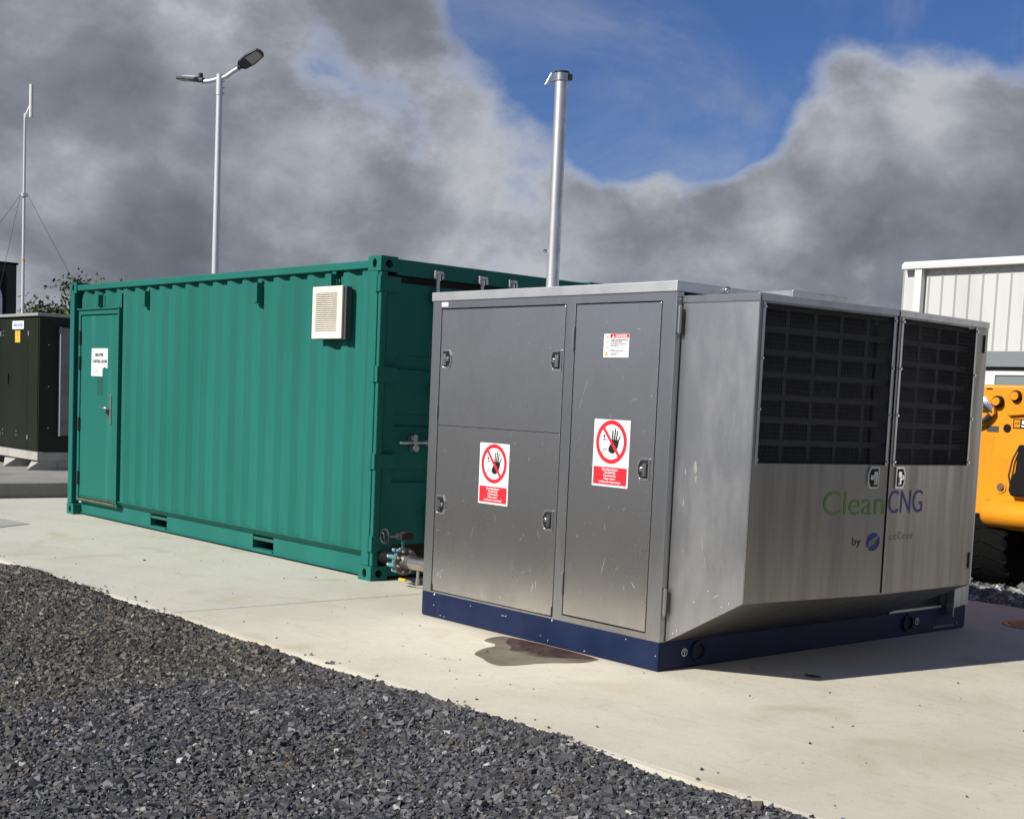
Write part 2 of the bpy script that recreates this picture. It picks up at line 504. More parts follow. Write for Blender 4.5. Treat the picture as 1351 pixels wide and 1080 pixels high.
def thing(name, label, cat, loc=(0, 0, 0), group=None):
    o = bpy.data.objects.new(name, None)
    COL.objects.link(o)
    o.location = loc
    o.empty_display_size = 0.2
    o['label'] = label
    o['category'] = cat
    if group:
        o['group'] = group
    return o


def root_loc(p):
    v = Vector((0, 0, 0))
    while p is not None:
        v += p.location
        p = p.parent
    return v


STUFF = {'scratch_marks', 'rust_stain', 'small_print', 'paint_chips', 'pictogram', 'worn_print', 'lettering', 'faded_lettering', 'tyre_lugs', 'crown', 'hand_pictogram', 'weld_bead'}


def part(name, mb, ma, parent, smooth=None, label=None, bevel=0, loc=None):
    """mesh given in world coordinates; stored relative to its thing's base"""
    off = root_loc(parent)
    o = link(name, mesh_of(name, mb, ma, smooth, off), parent)
    if label:
        o['label'] = label
    if bevel:
        bev(o, bevel)
    if name in STUFF:
        o['kind'] = 'stuff'
    return o


def struct(name, mb, ma, kind='structure', smooth=None):
    o = link(name, mesh_of(name, mb, ma, smooth))
    o['kind'] = kind
    return o


def single(name, mb, ma, label, cat, base, smooth=None, group=None):
    o = link(name, mesh_of(name, mb, ma, smooth, base))
    o.location = base
    o['label'] = label
    o['category'] = cat
    if group:
        o['group'] = group
    return o


def text_mb(body, fn, w, h, t=0.0008, bold=0.0, justify=True, shear=0.0):
    """lettering fitted into a w x h box, u right, v up; fn(u, v, t) -> xyz"""
    cu = bpy.data.curves.new('lettering', 'FONT')
    cu.body = body
    cu.offset = bold
    cu.shear = shear
    cu.resolution_u = 4
    ob = bpy.data.objects.new('lettering', cu)
    COL.objects.link(ob)
    bpy.context.view_layer.update()
    me = bpy.data.meshes.new_from_object(ob.evaluated_get(bpy.context.evaluated_depsgraph_get()))
    vs = [v.co.copy() for v in me.vertices]
    x0, x1 = min(v.x for v in vs), max(v.x for v in vs)
    y0, y1 = min(v.y for v in vs), max(v.y for v in vs)
    mb = MB()
    mb.add([fn((v.x - x0) / (x1 - x0) * w, (v.y - y0) / (y1 - y0) * h, t) for v in vs], [tuple(p.vertices) for p in me.polygons])
    bpy.data.objects.remove(ob)
    bpy.data.curves.remove(cu)
    bpy.data.meshes.remove(me)
    return mb


def ellipse(cx, cy, rx, ry, n=28, a0=0.0, a1=2 * math.pi, closed=True):
    k = n if closed else n + 1
    return [(cx + rx * math.cos(a0 + (a1 - a0) * i / n), cy + ry * math.sin(a0 + (a1 - a0) * i / n)) for i in range(k)]


def rect(x0, x1, y0, y1):
    return [(x0, y0), (x1, y0), (x1, y1), (x0, y1)]


# ------------------------------------------------------------------ ground
g = MB()
g.add([(-900, -900, -0.36), (900, -900, -0.36), (900, 900, -0.36), (-900, 900, -0.36)], [(0, 1, 2, 3)])
struct('ground', g, M_land)
SLAB_Y0, SLAB_Y1, JOINT = -1.50, 4.66, -3.02


def bed_h(x, y):
    return (-0.030 + 0.020 * np.sin(x * 1.9 + 1.3 * y) * np.cos(y * 2.3 - 0.7 * x) + 0.012 * np.sin(4.1 * x - 2.2 * y + 1) * np.sin(3.7 * y + x)
            - 0.02 * np.clip((-1.5 - y) / 1.5, 0, 1) + 0.030 * np.exp(-((y + 1.66) / 0.14) ** 2))


nx_, ny_ = 130, 60
X = np.linspace(-14, 9, nx_)
Y = np.linspace(-9, SLAB_Y0 + 0.02, ny_)
GX, GY = np.meshgrid(X, Y)
GZ = bed_h(GX, GY)
g = MB()
g.add(np.stack([GX.ravel(), GY.ravel(), GZ.ravel()], 1).tolist(), [(j * nx_ + i, j * nx_ + i + 1, (j + 1) * nx_ + i + 1, (j + 1) * nx_ + i) for j in range(ny_ - 1) for i in range(nx_ - 1)])
struct('gravel_bed', g, M_bed, smooth=60)
g = MB()
g.box(-40, 40, -40, -9.001, -0.35, -0.06)
g.box(-40, -14.001, -9.0, SLAB_Y0 - 0.002, -0.35, -0.06)
g.box(9.001, 40, -9.0, SLAB_Y0 - 0.002, -0.35, -0.06)
g.box(3.405, 9.0, SLAB_Y0 - 0.002, 12, -0.35, -0.04)
g.box(9.001, 40, SLAB_Y0 - 0.0019, 12, -0.35, -0.04)
struct('gravel_yard', g, M_bed)
g = MB()
g.box(-12.2, JOINT - 0.006, SLAB_Y0 + 0.04, SLAB_Y1, -0.34, 0.0)
struct('concrete_slab', g, M_conc)
g = MB()
g.box(JOINT + 0.006, 3.4, SLAB_Y0 + 0.04, SLAB_Y1, -0.34, 0.0)
struct('concrete_slab', g, M_conc)
g = MB()                                                     # trowelled margin along the gravel
g.box(-12.2, 3.4, SLAB_Y0, SLAB_Y0 + 0.0396, -0.34, -0.001)
struct('slab_edge', g, M_conc_edge)
g = MB()
g.box(-40, -11.80, -6, 9, -0.34, 0.19)
bev(struct('raised_plinth', g, M_conc_kerb), 0.01, 2)


def stones(name, pts, size, base_z, ma, flat=0.62, seed=1):
    r = np.random.default_rng(seed)
    n = len(pts)
    cube = np.array([(-1, -1, -1), (1, -1, -1), (1, 1, -1), (-1, 1, -1), (-1, -1, 1), (1, -1, 1), (1, 1, 1), (-1, 1, 1)], float)
    v = cube[None] + r.uniform(-0.50, 0.50, (n, 8, 3))
    sc = np.stack([r.uniform(0.75, 1.35, n), r.uniform(0.6, 1.0, n), r.uniform(0.38, 0.38 + flat, n)], 1) * size[:, None] * 0.5
    v *= sc[:, None, :]
    a = r.uniform(0, 2 * np.pi, n)
    tilt = r.normal(0, 0.38, n)
    tilt2 = r.normal(0, 0.38, n)

    def rotm(axis, t):
        c, s = np.cos(t), np.sin(t)
        z, o = np.zeros(n), np.ones(n)
        rows = {0: [o, z, z, z, c, -s, z, s, c], 1: [c, z, s, z, o, z, -s, z, c], 2: [c, -s, z, s, c, z, z, z, o]}[axis]
        return np.stack(rows, 1).reshape(n, 3, 3)
    Rm = rotm(2, a) @ rotm(0, tilt) @ rotm(1, tilt2)
    v = np.einsum('nij,nkj->nki', Rm, v)
    v[:, :, :2] += pts[:, None, :]
    v[:, :, 2] += (base_z + size * 0.12)[:, None]
    quads = np.array([(0, 3, 2, 1), (4, 5, 6, 7), (0, 1, 5, 4), (1, 2, 6, 5), (2, 3, 7, 6), (3, 0, 4, 7)])
    tris = np.concatenate([quads[:, [0, 1, 2]], quads[:, [0, 2, 3]]])
    idx = (np.arange(n)[:, None, None] * 8 + tris[None]).reshape(-1)
    me = bpy.data.meshes.new(name)
    me.vertices.add(n * 8)
    me.vertices.foreach_set('co', v.reshape(-1).astype(np.float32))
    me.loops.add(len(idx))
    me.loops.foreach_set('vertex_index', idx.astype(np.int32))
    me.polygons.add(len(idx) // 3)
    me.polygons.foreach_set('loop_start', np.arange(0, len(idx), 3, dtype=np.int32))
    me.update(calc_edges=True)
    me.shade_flat()
    me.materials.append(ma)
    o = link(name, me)
    o['kind'] = 'stuff'
    return o


def in_tri(p, A, B, C):
    def s(a, b):
        return (b[0] - a[0]) * (p[:, 1] - a[1]) - (b[1] - a[1]) * (p[:, 0] - a[0])
    d0, d1, d2 = s(A, B), s(B, C), s(C, A)
    return ((d0 >= 0) & (d1 >= 0) & (d2 >= 0)) | ((d0 <= 0) & (d1 <= 0) & (d2 <= 0))


def edge_y(x):
    return SLAB_Y0 + 0.022 * np.sin(x * 2.7) + 0.016 * np.sin(x * 7.3 + 1) + 0.012 * np.sin(x * 17.1) + 0.012


def sample(n, x0, x1, y0, y1, keep, seed):
    r = np.random.default_rng(seed)
    p = np.stack([r.uniform(x0, x1, n), r.uniform(y0, y1, n)], 1)
    return p[keep(p)]


core = lambda p: in_tri(p, (0.75, -4.5), (3.0, -1.3), (-7.3, -1.3)) & (p[:, 1] < edge_y(p[:, 0]))
outer = lambda p: ~core(p) & (p[:, 1] < edge_y(p[:, 0])) & (np.hypot(p[:, 0] + 1.5, p[:, 1] + 2.5) < 6.5)
r_ = np.random.default_rng(3)
p1 = sample(330000, -7.4, 3.1, -4.6, -1.3, core, 21)
s1 = np.clip(r_.lognormal(math.log(0.0118), 0.44, len(p1)), 0.005, 0.036)
p2 = sample(1500, -7.4, 3.1, -4.6, -1.3, core, 22)
s2 = np.clip(r_.lognormal(math.log(0.030), 0.25, len(p2)), 0.022, 0.055)
p3 = sample(34000, -8, 5, -8, -1.3, outer, 23)
s3 = np.clip(r_.lognormal(math.log(0.028), 0.4, len(p3)), 0.012, 0.07)
p4 = sample(420, -7.4, 3.1, -1.6, -1.2, lambda p: (p[:, 1] > edge_y(p[:, 0])) & (r_.random(len(p)) < np.exp(-(p[:, 1] - edge_y(p[:, 0])) / 0.06)), 24)
s4 = np.clip(r_.lognormal(math.log(0.010), 0.4, len(p4)), 0.005, 0.022)
p6 = sample(150, -8, 3.2, -1.4, 1.5, lambda p: (p[:, 1] > -1.4) & ~((p[:, 0] < 0.1) & (p[:, 0] > -2.4) & (p[:, 1] > -0.05)) & (p[:, 1] < np.where(p[:, 0] < -3.6, 0.5, 1.5)), 26)
s6 = np.clip(r_.lognormal(math.log(0.0055), 0.45, len(p6)), 0.003, 0.015)
p4, s4 = np.concatenate([p4, p6]), np.concatenate([s4, s6])
P_ = np.concatenate([p1, p2, p3])
S_ = np.concatenate([s1, s2, s3])
Z_ = bed_h(P_[:, 0], P_[:, 1]) + np.where(S_ < 0.025, r_.uniform(-0.004, 0.010, len(S_)), 0.0)
stones('gravel', P_, S_, Z_, M_stone, seed=5)
stones('loose_grit', p4, s4, np.full(len(p4), 0.001), M_stone, seed=6)
g = MB()
g.box(-30, 3.4, SLAB_Y1 + 0.004, 16, -0.355, -0.14)
struct('gravel_track', g, M_land)
p5 = sample(60000, -6, 1.5, SLAB_Y1 + 0.02, 10.5, lambda p: (p[:, 0] > -0.68 * (p[:, 1] - 4.7) - 2.2) & (p[:, 0] < -0.45 * (p[:, 1] - 4.7) + 1.2), 31)
s5 = np.clip(r_.lognormal(math.log(0.038), 0.35, len(p5)), 0.018, 0.09)
stones('gravel', p5, s5, np.full(len(p5), -0.14) + r_.uniform(0, 0.03, len(p5)), M_stonefar, seed=8)

# stain of oil in front of the cabinet
OIL = [(-1.27, -0.228), (-1.225, -0.262), (-1.111, -0.262), (-1.05, -0.33), (-1.045, -0.40), (-1.0, -0.49), (-0.935, -0.585), (-0.86, -0.612), (-0.805, -0.622), (-0.73, -0.66), (-0.667, -0.68),
       (-0.61, -0.686), (-0.575, -0.675), (-0.545, -0.60), (-0.53, -0.53), (-0.528, -0.454), (-0.50, -0.37), (-0.467, -0.313), (-0.43, -0.24), (-0.404, -0.19), (-0.415, -0.10), (-0.44, -0.006), (-1.30, -0.006), (-1.31, -0.12)]


def smooth_loop(pts, it=2):
    for _ in range(it):
        q = []
        for i in range(len(pts)):
            a, b = pts[i], pts[(i + 1) % len(pts)]
            q += [(0.75 * a[0] + 0.25 * b[0], 0.75 * a[1] + 0.25 * b[1]), (0.25 * a[0] + 0.75 * b[0], 0.25 * a[1] + 0.75 * b[1])]
        pts = q
    return pts


t_oil = thing('oil_stain', 'dark wet oil stain spreading from under the steel cabinet onto the concrete', 'stain', (-0.85, -0.3, 0))
part('wet_patch', MB().plate(smooth_loop(OIL), [], lambda u, v, w: (u, v, w), 0.0015), M_oil, t_oil)
PUR = [(-1.20, -0.10), (-1.10, -0.20), (-1.0, -0.225), (-0.95, -0.29), (-0.899, -0.335), (-0.80, -0.30), (-0.713, -0.33), (-0.65, -0.27), (-0.586, -0.235), (-0.52, -0.13), (-0.47, -0.11), (-0.46, -0.012), (-1.24, -0.012)]
part('purple_patch', MB().plate(smooth_loop(PUR), [], lambda u, v, w: (u, v, 0.0015 + w), 0.0012), M_purple, t_oil, label='purple brown centre of the stain')
single('manhole_cover', MB().plate([(-9.95, -0.40), (-9.32, -0.31), (-8.72, -0.235), (-8.42, -0.66), (-9.3, -0.78)], [], lambda u, v, w: (u, v, w), 0.006), M_cover,
       'flat pale concrete access cover in the slab at the left edge', 'manhole cover', (-9.2, -0.5, 0))
t = thing('manhole_cover', 'rusty orange round iron cover in the shade behind the cabinet', 'manhole cover', (0.23, 3.86, 0))
part('cover_plate', MB().plate(ellipse(0.23, 3.86, 0.19, 0.19, 32), [], lambda u, v, w: (u, v, w), 0.010), M_iron, t)
part('cover_ring', MB().plate(ellipse(0.23, 3.86, 0.235, 0.235, 32), [ellipse(0.23, 3.86, 0.197, 0.197, 32)], lambda u, v, w: (u, v, w), 0.007), M_flange, t)
single('leaf', MB().plate([(0.49, 0.71), (0.52, 0.69), (0.57, 0.70), (0.60, 0.73), (0.56, 0.745), (0.52, 0.735)], [], lambda u, v, w: (u, v, 0.004 + w + 0.25 * (u - 0.54) ** 2 * 4), 0.003), M_deadleaf,
       'small dark curled leaf lying on the shaded concrete', 'leaf', (0.54, 0.72, 0))

# ------------------------------------------------------------------ shipping container
CX, CY = -3.737, 0.607          # near corner; side face y = CY, door face x = CX
CL, CW, CH = 6.058, 2.438, 2.591
cont = thing('shipping_container', 'green shipping container with a side door and a cream vent grille', 'container', (CX - CL / 2, CY + CW / 2, 0))


def c_(x, y, z):
    return (CX + x, CY + y, z)


def cbox(mb, x0, x1, y0, y1, z0, z1):
    return mb.box(CX + x0, CX + x1, CY + y0, CY + y1, z0, z1)


def corrugated(mb, u0, u1, z0, z1, fn, depth=0.036, pitch=0.2780, start=0.0):
    """trapezoid sheet; fn(u, d, z) with d the depth behind the outer face"""
    prof = []
    u = u0
    seq = [(0.072, 0, 0), (0.068, 0, 1), (0.070, 1, 1), (0.068, 1, 0)]
    k = int((start % pitch) / pitch * 4)
    prof.append((u, 0 if k in (0, 1) else 1))
    while u < u1 - 1e-6:
        w, a, b = seq[k % 4]
        u2 = min(u + w, u1)
        prof.append((u2, a + (b - a) * (u2 - u) / w))
        u = u2
        k += 1
    vs = []
    for (uu, d) in prof:
        vs += [fn(uu, d * depth, z0), fn(uu, d * depth, z1)]
    return mb.add(vs, [(2 * i, 2 * i + 2, 2 * i + 3, 2 * i + 1) for i in range(len(prof) - 1)])


DX0, DX1, DZ1 = -5.875, -4.815, 2.285     # personnel door frame
w = MB()
corrugated(w, -5.885, DX0 + 1.06, DZ1 + 0.004, 2.515, lambda u, d, z: c_(u, 0.035 + d, z), start=0.14)
corrugated(w, DX1, -0.145, 0.232, 2.515, lambda u, d, z: c_(u, 0.035 + d, z), start=0.21)
part('side_wall', w, M_green, cont)
w = MB()
corrugated(w, 0.05, CW - 0.05, 0.16, 2.52, lambda u, d, z: c_(-CL + 0.03 + d, u, z))
part('end_wall', w, M_green, cont)
w = MB()
corrugated(w, -5.9, -0.15, 0.16, 2.52, lambda u, d, z: c_(u, CW - 0.035 - d, z))
part('rear_wall', w, M_green, cont)
w = MB()
corrugated(w, -5.95, -0.1, 0.05, CW - 0.05, lambda u, d, z: c_(u, z, 2.562 - d * 0.5))
part('roof', w, M_green, cont)
part('floor', cbox(MB(), -5.9, -0.12, 0.10, CW - 0.1, 0.125, 0.15), M_greeninner, cont)
# posts
for sx in (0, 1):
    for sy in (0, 1):
        mb = MB()
        if sx == 0 and sy == 0:
            # door-end post: outer leg and return
            cbox(mb, -0.150, -0.045, 0.002, 0.10, 0.118, CH - 0.118)
            cbox(mb, -0.0449, -0.006, 0.012, 0.075, 0.118, CH - 0.118)
        else:
            x0, x1 = ((-0.13, -0.006) if sx == 0 else (-CL + 0.004, -CL + 0.115))
            y0, y1 = ((0.003, 0.095) if sy == 0 else (CW - 0.11, CW - 0.004))
            cbox(mb, x0, x1, y0, y1, 0.118, CH - 0.118)
        part('corner_post', mb, M_green, cont, bevel=0.008)


def casting(sx, sy, z0):
    mb = MB()
    LX, LY, H_, T_ = 0.178, 0.162, 0.118, 0.024
    x_out = 0.0 if sx == 0 else -CL
    y_out = 0.0 if sy == 0 else CW
    ix = -1 if sx == 0 else 1
    iy = 1 if sy == 0 else -1
    slot = lambda cu, cv, a, b: ellipse(cu, cv, a, b, 20)
    mb.plate(rect(0, LX, 0, H_), [slot(LX / 2, H_ / 2, 0.028, 0.039)], lambda u, v, q: c_(x_out + ix * u, y_out + iy * q, z0 + v), T_)
    mb.plate(rect(T_, LY, 0, H_), [slot(LY / 2, H_ / 2, 0.036, 0.033)], lambda u, v, q: c_(x_out + ix * q, y_out + iy * u, z0 + v), T_)
    for za, zb in ((z0, z0 + T_), (z0 + H_ - T_, z0 + H_)):
        xa, xb = sorted((x_out + ix * T_, x_out + ix * LX))
        ya, yb = sorted((y_out + iy * T_, y_out + iy * LY))
        cbox(mb, xa, xb, ya, yb, za, zb)
    xa, xb = sorted((x_out + ix * (LX - 0.012), x_out + ix * (LX - 0.002)))
    ya, yb = sorted((y_out + iy * T_, y_out + iy * LY))
    cbox(mb, xa, xb, ya, yb, z0 + T_, z0 + H_ - T_)
    xa, xb = sorted((x_out + ix * T_, x_out + ix * LX))
    ya, yb = sorted((y_out + iy * (LY - 0.012), y_out + iy * (LY - 0.002)))
    cbox(mb, xa, xb, ya, yb, z0 + T_, z0 + H_ - T_)
    return part('corner_casting', mb, M_green, cont, bevel=0.006)


for sx in (0, 1):
    for sy in (0, 1):
        casting(sx, sy, 0.0)
        casting(sx, sy, CH - 0.118)
part('top_rail', cbox(MB(), -CL + 0.178, -0.178, 0.010, 0.075, 2.498, 2.560), M_green, cont, bevel=0.006)
part('top_rail', cbox(MB(), -CL + 0.178, -0.178, CW - 0.075, CW - 0.01, 2.498, 2.560), M_green, cont, bevel=0.006)
# bottom rail with fork pockets
PK = [(-4.135, -3.765), (-2.04, -1.672)]
mb = MB()
xs = [-CL + 0.178, PK[0][0], PK[0][1], PK[1][0], PK[1][1], -0.165]
for a, b in ((0, 1), (2, 3), (4, 5)):
    pr = lambda x: [c_(x, 0.095, 0.1699), c_(x, 0.095, 0.034), c_(x, 0.078, 0.030), c_(x, 0.078, 0.020), c_(x, 0.15, 0.020), c_(x, 0.15, 0.1699)]
    mb.sweep(None, pr(xs[a]), pr(xs[b]))
for a, b in PK:
    cbox(mb, a, b, 0.080, 0.15, 0.020, 0.048)
pr = lambda x: [c_(x, 0.030, 0.238), c_(x, 0.030, 0.231), c_(x, 0.097, 0.171), c_(x, 0.15, 0.171), c_(x, 0.15, 0.238)]
mb.sweep(None, pr(xs[0]), pr(xs[5]))
part('bottom_rail', mb, M_green, cont)
for a, b in PK:
    mb = MB()
    mb.plate([(a - 0.006, 0.151), (b + 0.006, 0.151), (b + 0.006, 0.60), (a - 0.006, 0.60)], [], lambda u, v, q: c_(u, v, 0.150 + q), 0.004)
    mb.add([c_(a - 0.005, 0.151, 0.021), c_(a - 0.005, 0.6, 0.021), c_(b + 0.005, 0.6, 0.021), c_(b + 0.005, 0.151, 0.021), c_(a - 0.005, 0.151, 0.150), c_(a - 0.005, 0.6, 0.150), c_(b + 0.005, 0.6, 0.150), c_(b + 0.005, 0.151, 0.150)],
           [(0, 1, 5, 4), (1, 2, 6, 5), (2, 3, 7, 6), (0, 3, 2, 1)])
    part('fork_pocket', mb, M_greeninner, cont)
# lashing brackets under the top rail
brk = [(-5.272, 2.31, 2.435), (-4.152, 2.285, 2.44), (-1.905, 2.26, 2.445), (-0.705, 2.372, 2.475)]
for x, z0, z1 in brk:
    mb = MB()
    cbox(mb, x - 0.030, x + 0.030, 0.022, 0.036, z1 - 0.004, z1 + 0.022)
    cbox(mb, x - 0.030, x + 0.030, 0.022, 0.036, z0 - 0.022, z0 + 0.004)
    cbox(mb, x - 0.024, x - 0.010, -0.022, 0.036, z0, z1)
    cbox(mb, x + 0.010, x + 0.024, -0.022, 0.036, z0, z1)
    cbox(mb, x - 0.0099, x + 0.0099, -0.022, -0.010, z0 + 0.004, z1 - 0.004)
    b_ = part('lashing_bracket', mb, M_green, cont, bevel=0.003)
# vent grille
VX0, VX1, VZ0, VZ1 = -0.925, -0.478, 1.938, 2.368
fv = lambda u, v, q: c_(u, -0.042 + q, v)
vent = part('vent_grille', MB().plate(rect(VX0, VX1, VZ0, VZ1), [rect(VX0 + 0.055, VX1 - 0.075, VZ0 + 0.055, VZ1 - 0.055)], fv, 0.022), M_cream, cont, label='cream vent grille with fine horizontal louvres', bevel=0.006)
part('vent_backing', cbox(MB(), VX0 + 0.02, VX1 + 0.030, -0.0185, 0.034, VZ0 - 0.004, VZ1 - 0.006), M_bars, vent)
nsl = 20
for i in range(nsl):
    z = VZ0 + 0.060 + i * (VZ1 - VZ0 - 0.120) / (nsl - 1)
    mb = MB()
    mb.sweep(None, [c_(VX0 + 0.055, -0.039, z - 0.004), c_(VX0 + 0.055, -0.037, z - 0.0065), c_(VX0 + 0.055, -0.023, z + 0.004), c_(VX0 + 0.055, -0.025, z + 0.0065)],
             [c_(VX1 - 0.075, -0.039, z - 0.004), c_(VX1 - 0.075, -0.037, z - 0.0065), c_(VX1 - 0.075, -0.023, z + 0.004), c_(VX1 - 0.075, -0.025, z + 0.0065)])
    part('louvre', mb, M_cream, vent)
# personnel door
fd = lambda u, v, q: c_(u, 0.030 + q, v)
fr = MB().plate(rect(DX0, DX1, 0.165, DZ1), [rect(DX0 + 0.05, DX1 - 0.055, 0.19, DZ1 - 0.055)], fd, 0.07)
cbox(fr, DX0 - 0.012, DX1 + 0.014, 0.012, 0.030, DZ1 - 0.002, DZ1 + 0.014)
cbox(fr, DX1 - 0.002, DX1 + 0.014, 0.012, 0.030, 0.20, DZ1 - 0.003)
part('door_frame', fr, M_green, cont, bevel=0.003)
part('door_gap', cbox(MB(), DX0 + 0.02, DX1 - 0.02, 0.075, 0.098, 0.18, DZ1 - 0.02), M_seal, cont)
door = part('door', cbox(MB(), DX0 + 0.058, DX1 - 0.070, 0.040, 0.072, 0.205, DZ1 - 0.067), M_greend, cont, bevel=0.003)
for z in (1.98, 1.70, 1.02, 0.42):
    mb = MB().tube(c_(DX0 + 0.050, 0.026, z - 0.075), c_(DX0 + 0.050, 0.026, z + 0.075), 0.013, 8)
    cbox(mb, DX0 + 0.056, DX0 + 0.070, 0.030, 0.040, z - 0.07, z + 0.07)
    part('hinge', mb, M_black, door, smooth=40)
mb = cbox(MB(), -5.040, -4.998, 0.026, 0.041, 1.055, 1.365)
part('handle_plate', mb, M_latch, door, bevel=0.006)
mb = MB().path([c_(-5.02, 0.03, 1.225), c_(-5.02, -0.02, 1.225), c_(-5.05, -0.028, 1.226), c_(-5.165, -0.026, 1.236)], 0.0095, 8)
part('handle', mb, M_bright, door, smooth=50)
part('handle_rose', MB().tube(c_(-5.075, 0.026, 1.18), c_(-5.075, 0.039, 1.18), 0.032, 16), M_black, door, smooth=40)
# rusty sill
mb = MB()
cbox(mb, DX0 + 0.05, DX1 - 0.045, 0.018, 0.05, 0.182, 0.196)
part('door_sill', mb, M_rust, cont, label='rusty bottom edge of the door frame')
mb = MB()
for i in range(26):
    x = DX0 + 0.30 + random.random() ** 0.8 * 0.66
    z = 0.207 + random.random() ** 3 * 0.05
    r = 0.006 + random.random() * 0.017
    mb.plate([(x + r * (0.6 + 0.5 * random.random()) * math.cos(k * 1.05), z + 0.5 * r * (0.6 + 0.6 * random.random()) * math.sin(k * 1.05)) for k in range(6)], [], lambda u, v, q: c_(u, 0.0392 - q, max(v, 0.206)), 0.0006)
part('rust_stain', mb, M_rust, door)
# door sign with the torn corner
sg = [(-5.535, 1.562), (-5.245, 1.562), (-5.245, 1.64), (-5.19, 1.665), (-5.118, 1.645), (-5.118, 1.862), (-5.53, 1.862)]
sign = part('door_sign', MB().plate(sg, [], lambda u, v, q: c_(u, 0.0385 - q, v), 0.001), M_white, cont, label='white paper sign with its corner torn off')
fsign = lambda u0, v0: (lambda u, v, q: c_(u0 + u, 0.0372 - q, v0 + v))
lt = text_mb('MASTER', fsign(-5.435, 1.775), 0.215, 0.036, bold=0.05)
t2 = text_mb('CONTROL ROOM', fsign(-5.508, 1.704), 0.372, 0.037, bold=0.05)
lt.add(t2.v, t2.f)
part('lettering', lt, M_ink, sign)
mb = MB()
for i in range(4):
    mb.plate(rect(-5.44, -5.44 + (0.10, 0.085, 0.095, 0.06)[i], 1.600 + i * 0.011, 1.604 + i * 0.011), [], lambda u, v, q: c_(u, 0.0372 - q, v), 0.0004)
part('small_print', mb, M_grayink, sign)
mb = MB()
for k in range(3):
    mb.plate(ellipse(-5.49, 1.60 + 0.018 * k, 0.012, 0.008, 12), [ellipse(-5.49, 1.60 + 0.018 * k, 0.007, 0.004, 12)], lambda u, v, q: c_(u, 0.0372 - q, v), 0.0004)
part('emblem', mb, M_ink, sign)
part('paint_patch', MB().plate([(-5.375, 1.358), (-5.235, 1.358), (-5.235, 1.548), (-5.375, 1.548)], [], lambda u, v, q: c_(u, 0.0388 - q, v), 0.0006), M_greenpatch, door, label='darker green rectangle where a notice was removed')
mb = MB().plate(ellipse(-0.36, 0.262, 0.030, 0.012, 10), [], lambda u, v, q: c_(u, 0.033 - q, v), 0.012)
# door end
part('door_header', cbox(MB(), -0.09, -0.006, 0.1625, CW - 0.1625, 2.455, 2.578), M_green, cont, bevel=0.004)
part('door_sill_beam', cbox(MB(), -0.10, -0.020, 0.163, CW - 0.163, 0.030, 0.130), M_green, cont)
part('door_seal', cbox(MB(), -0.10, -0.078, 0.080, CW - 0.08, 0.135, 2.452), M_seal, cont)
for y0, y1, nm in ((0.095, 1.212, 'near'), (1.226, CW - 0.10, 'far')):
    mb = MB()
    zs = [0.285, 0.79, 0.90, 1.245, 1.355, 1.705, 1.83, 2.395]
    # frame rim and panel with recessed bands
    cbox(mb, -0.075, -0.035, y0, y0 + 0.10, 0.285, 2.395)
    cbox(mb, -0.075, -0.035, y1 - 0.10, y1, 0.285, 2.395)
    for i in range(7):
        if i % 2 == 0:
            cbox(mb, -0.073, -0.036, y0 + 0.1001, y1 - 0.1001, zs[i], zs[i + 1])
        else:
            a, b = zs[i], zs[i + 1]
            pr = lambda y: [c_(-0.036, y, a), c_(-0.056, y, a + 0.007), c_(-0.056, y, b - 0.007), c_(-0.036, y, b), c_(-0.073, y, b), c_(-0.073, y, a)]
            mb.sweep(None, pr(y0 + 0.1001), pr(y1 - 0.1001))
    leaf = part('door_leaf', mb, M_green, cont)
    part('gasket', cbox(MB(), -0.055, -0.040, y0 + 0.02, y1 - 0.02, 0.262, 0.2845), M_seal, leaf)
    ys = (y0 - 0.005) if nm == 'near' else y1 + 0.005
    for z in (2.375, 1.66, 0.965, 0.30):
        h = MB()
        if nm == 'near':
            cbox(h, -0.060, -0.002, 0.0, 0.0115, z - 0.065, z + 0.065)
            cbox(h, -0.032, -0.001, 0.012, 0.20, z - 0.060, z + 0.060)
            h.tube(c_(-0.052, 0.004, z - 0.068), c_(-0.052, 0.004, z + 0.068), 0.015, 10)
        else:
            cbox(h, -0.032, -0.001, CW - 0.20, CW - 0.012, z - 0.06, z + 0.06)
        part('hinge', h, M_green, leaf, bevel=0.003)
    for y in ((0.565, 1.03) if nm == 'near' else (1.36, 1.86)):
        rod = part('locking_rod', MB().tube(c_(0.000, y, 0.14), c_(0.000, y, 2.475), 0.0165, 12), M_galv, leaf, smooth=40)
        k = MB()
        cbox(k, -0.006, 0.020, y - 0.045, y + 0.045, 2.495, 2.520)
        cbox(k, -0.006, 0.022, y - 0.048, y - 0.026, 2.455, 2.4949)
        cbox(k, -0.006, 0.022, y + 0.026, y + 0.048, 2.455, 2.4949)
        k.tube(c_(0.004, y, 2.44), c_(0.004, y, 2.493), 0.022, 8)
        part('cam_keeper', k, M_galv, leaf, bevel=0.003)
        for z in (2.30, 1.55, 0.55):
            k = MB().plate([(-0.034, y - 0.045), (-0.034, y + 0.045), (0.014, y + 0.045), (0.014, y + 0.018), (-0.026, y + 0.018), (-0.026, y - 0.018), (0.014, y - 0.018), (0.014, y - 0.045)], [], lambda u, v, q, z=z: c_(u, v, z - 0.04 + q), 0.08)
            part('rod_bracket', k, M_green, leaf)
h = MB().tube(c_(0.022, 0.225, 1.118), c_(0.022, 0.565, 1.125), 0.012, 8)
cbox(h, 0.010, 0.034, 0.36, 0.39, 1.06, 1.185)
h.tube(c_(0.0, 0.375, 1.075), c_(0.05, 0.375, 1.075), 0.028, 10)
cbox(h, -0.03, 0.02, 0.345, 0.405, 1.140, 1.175)
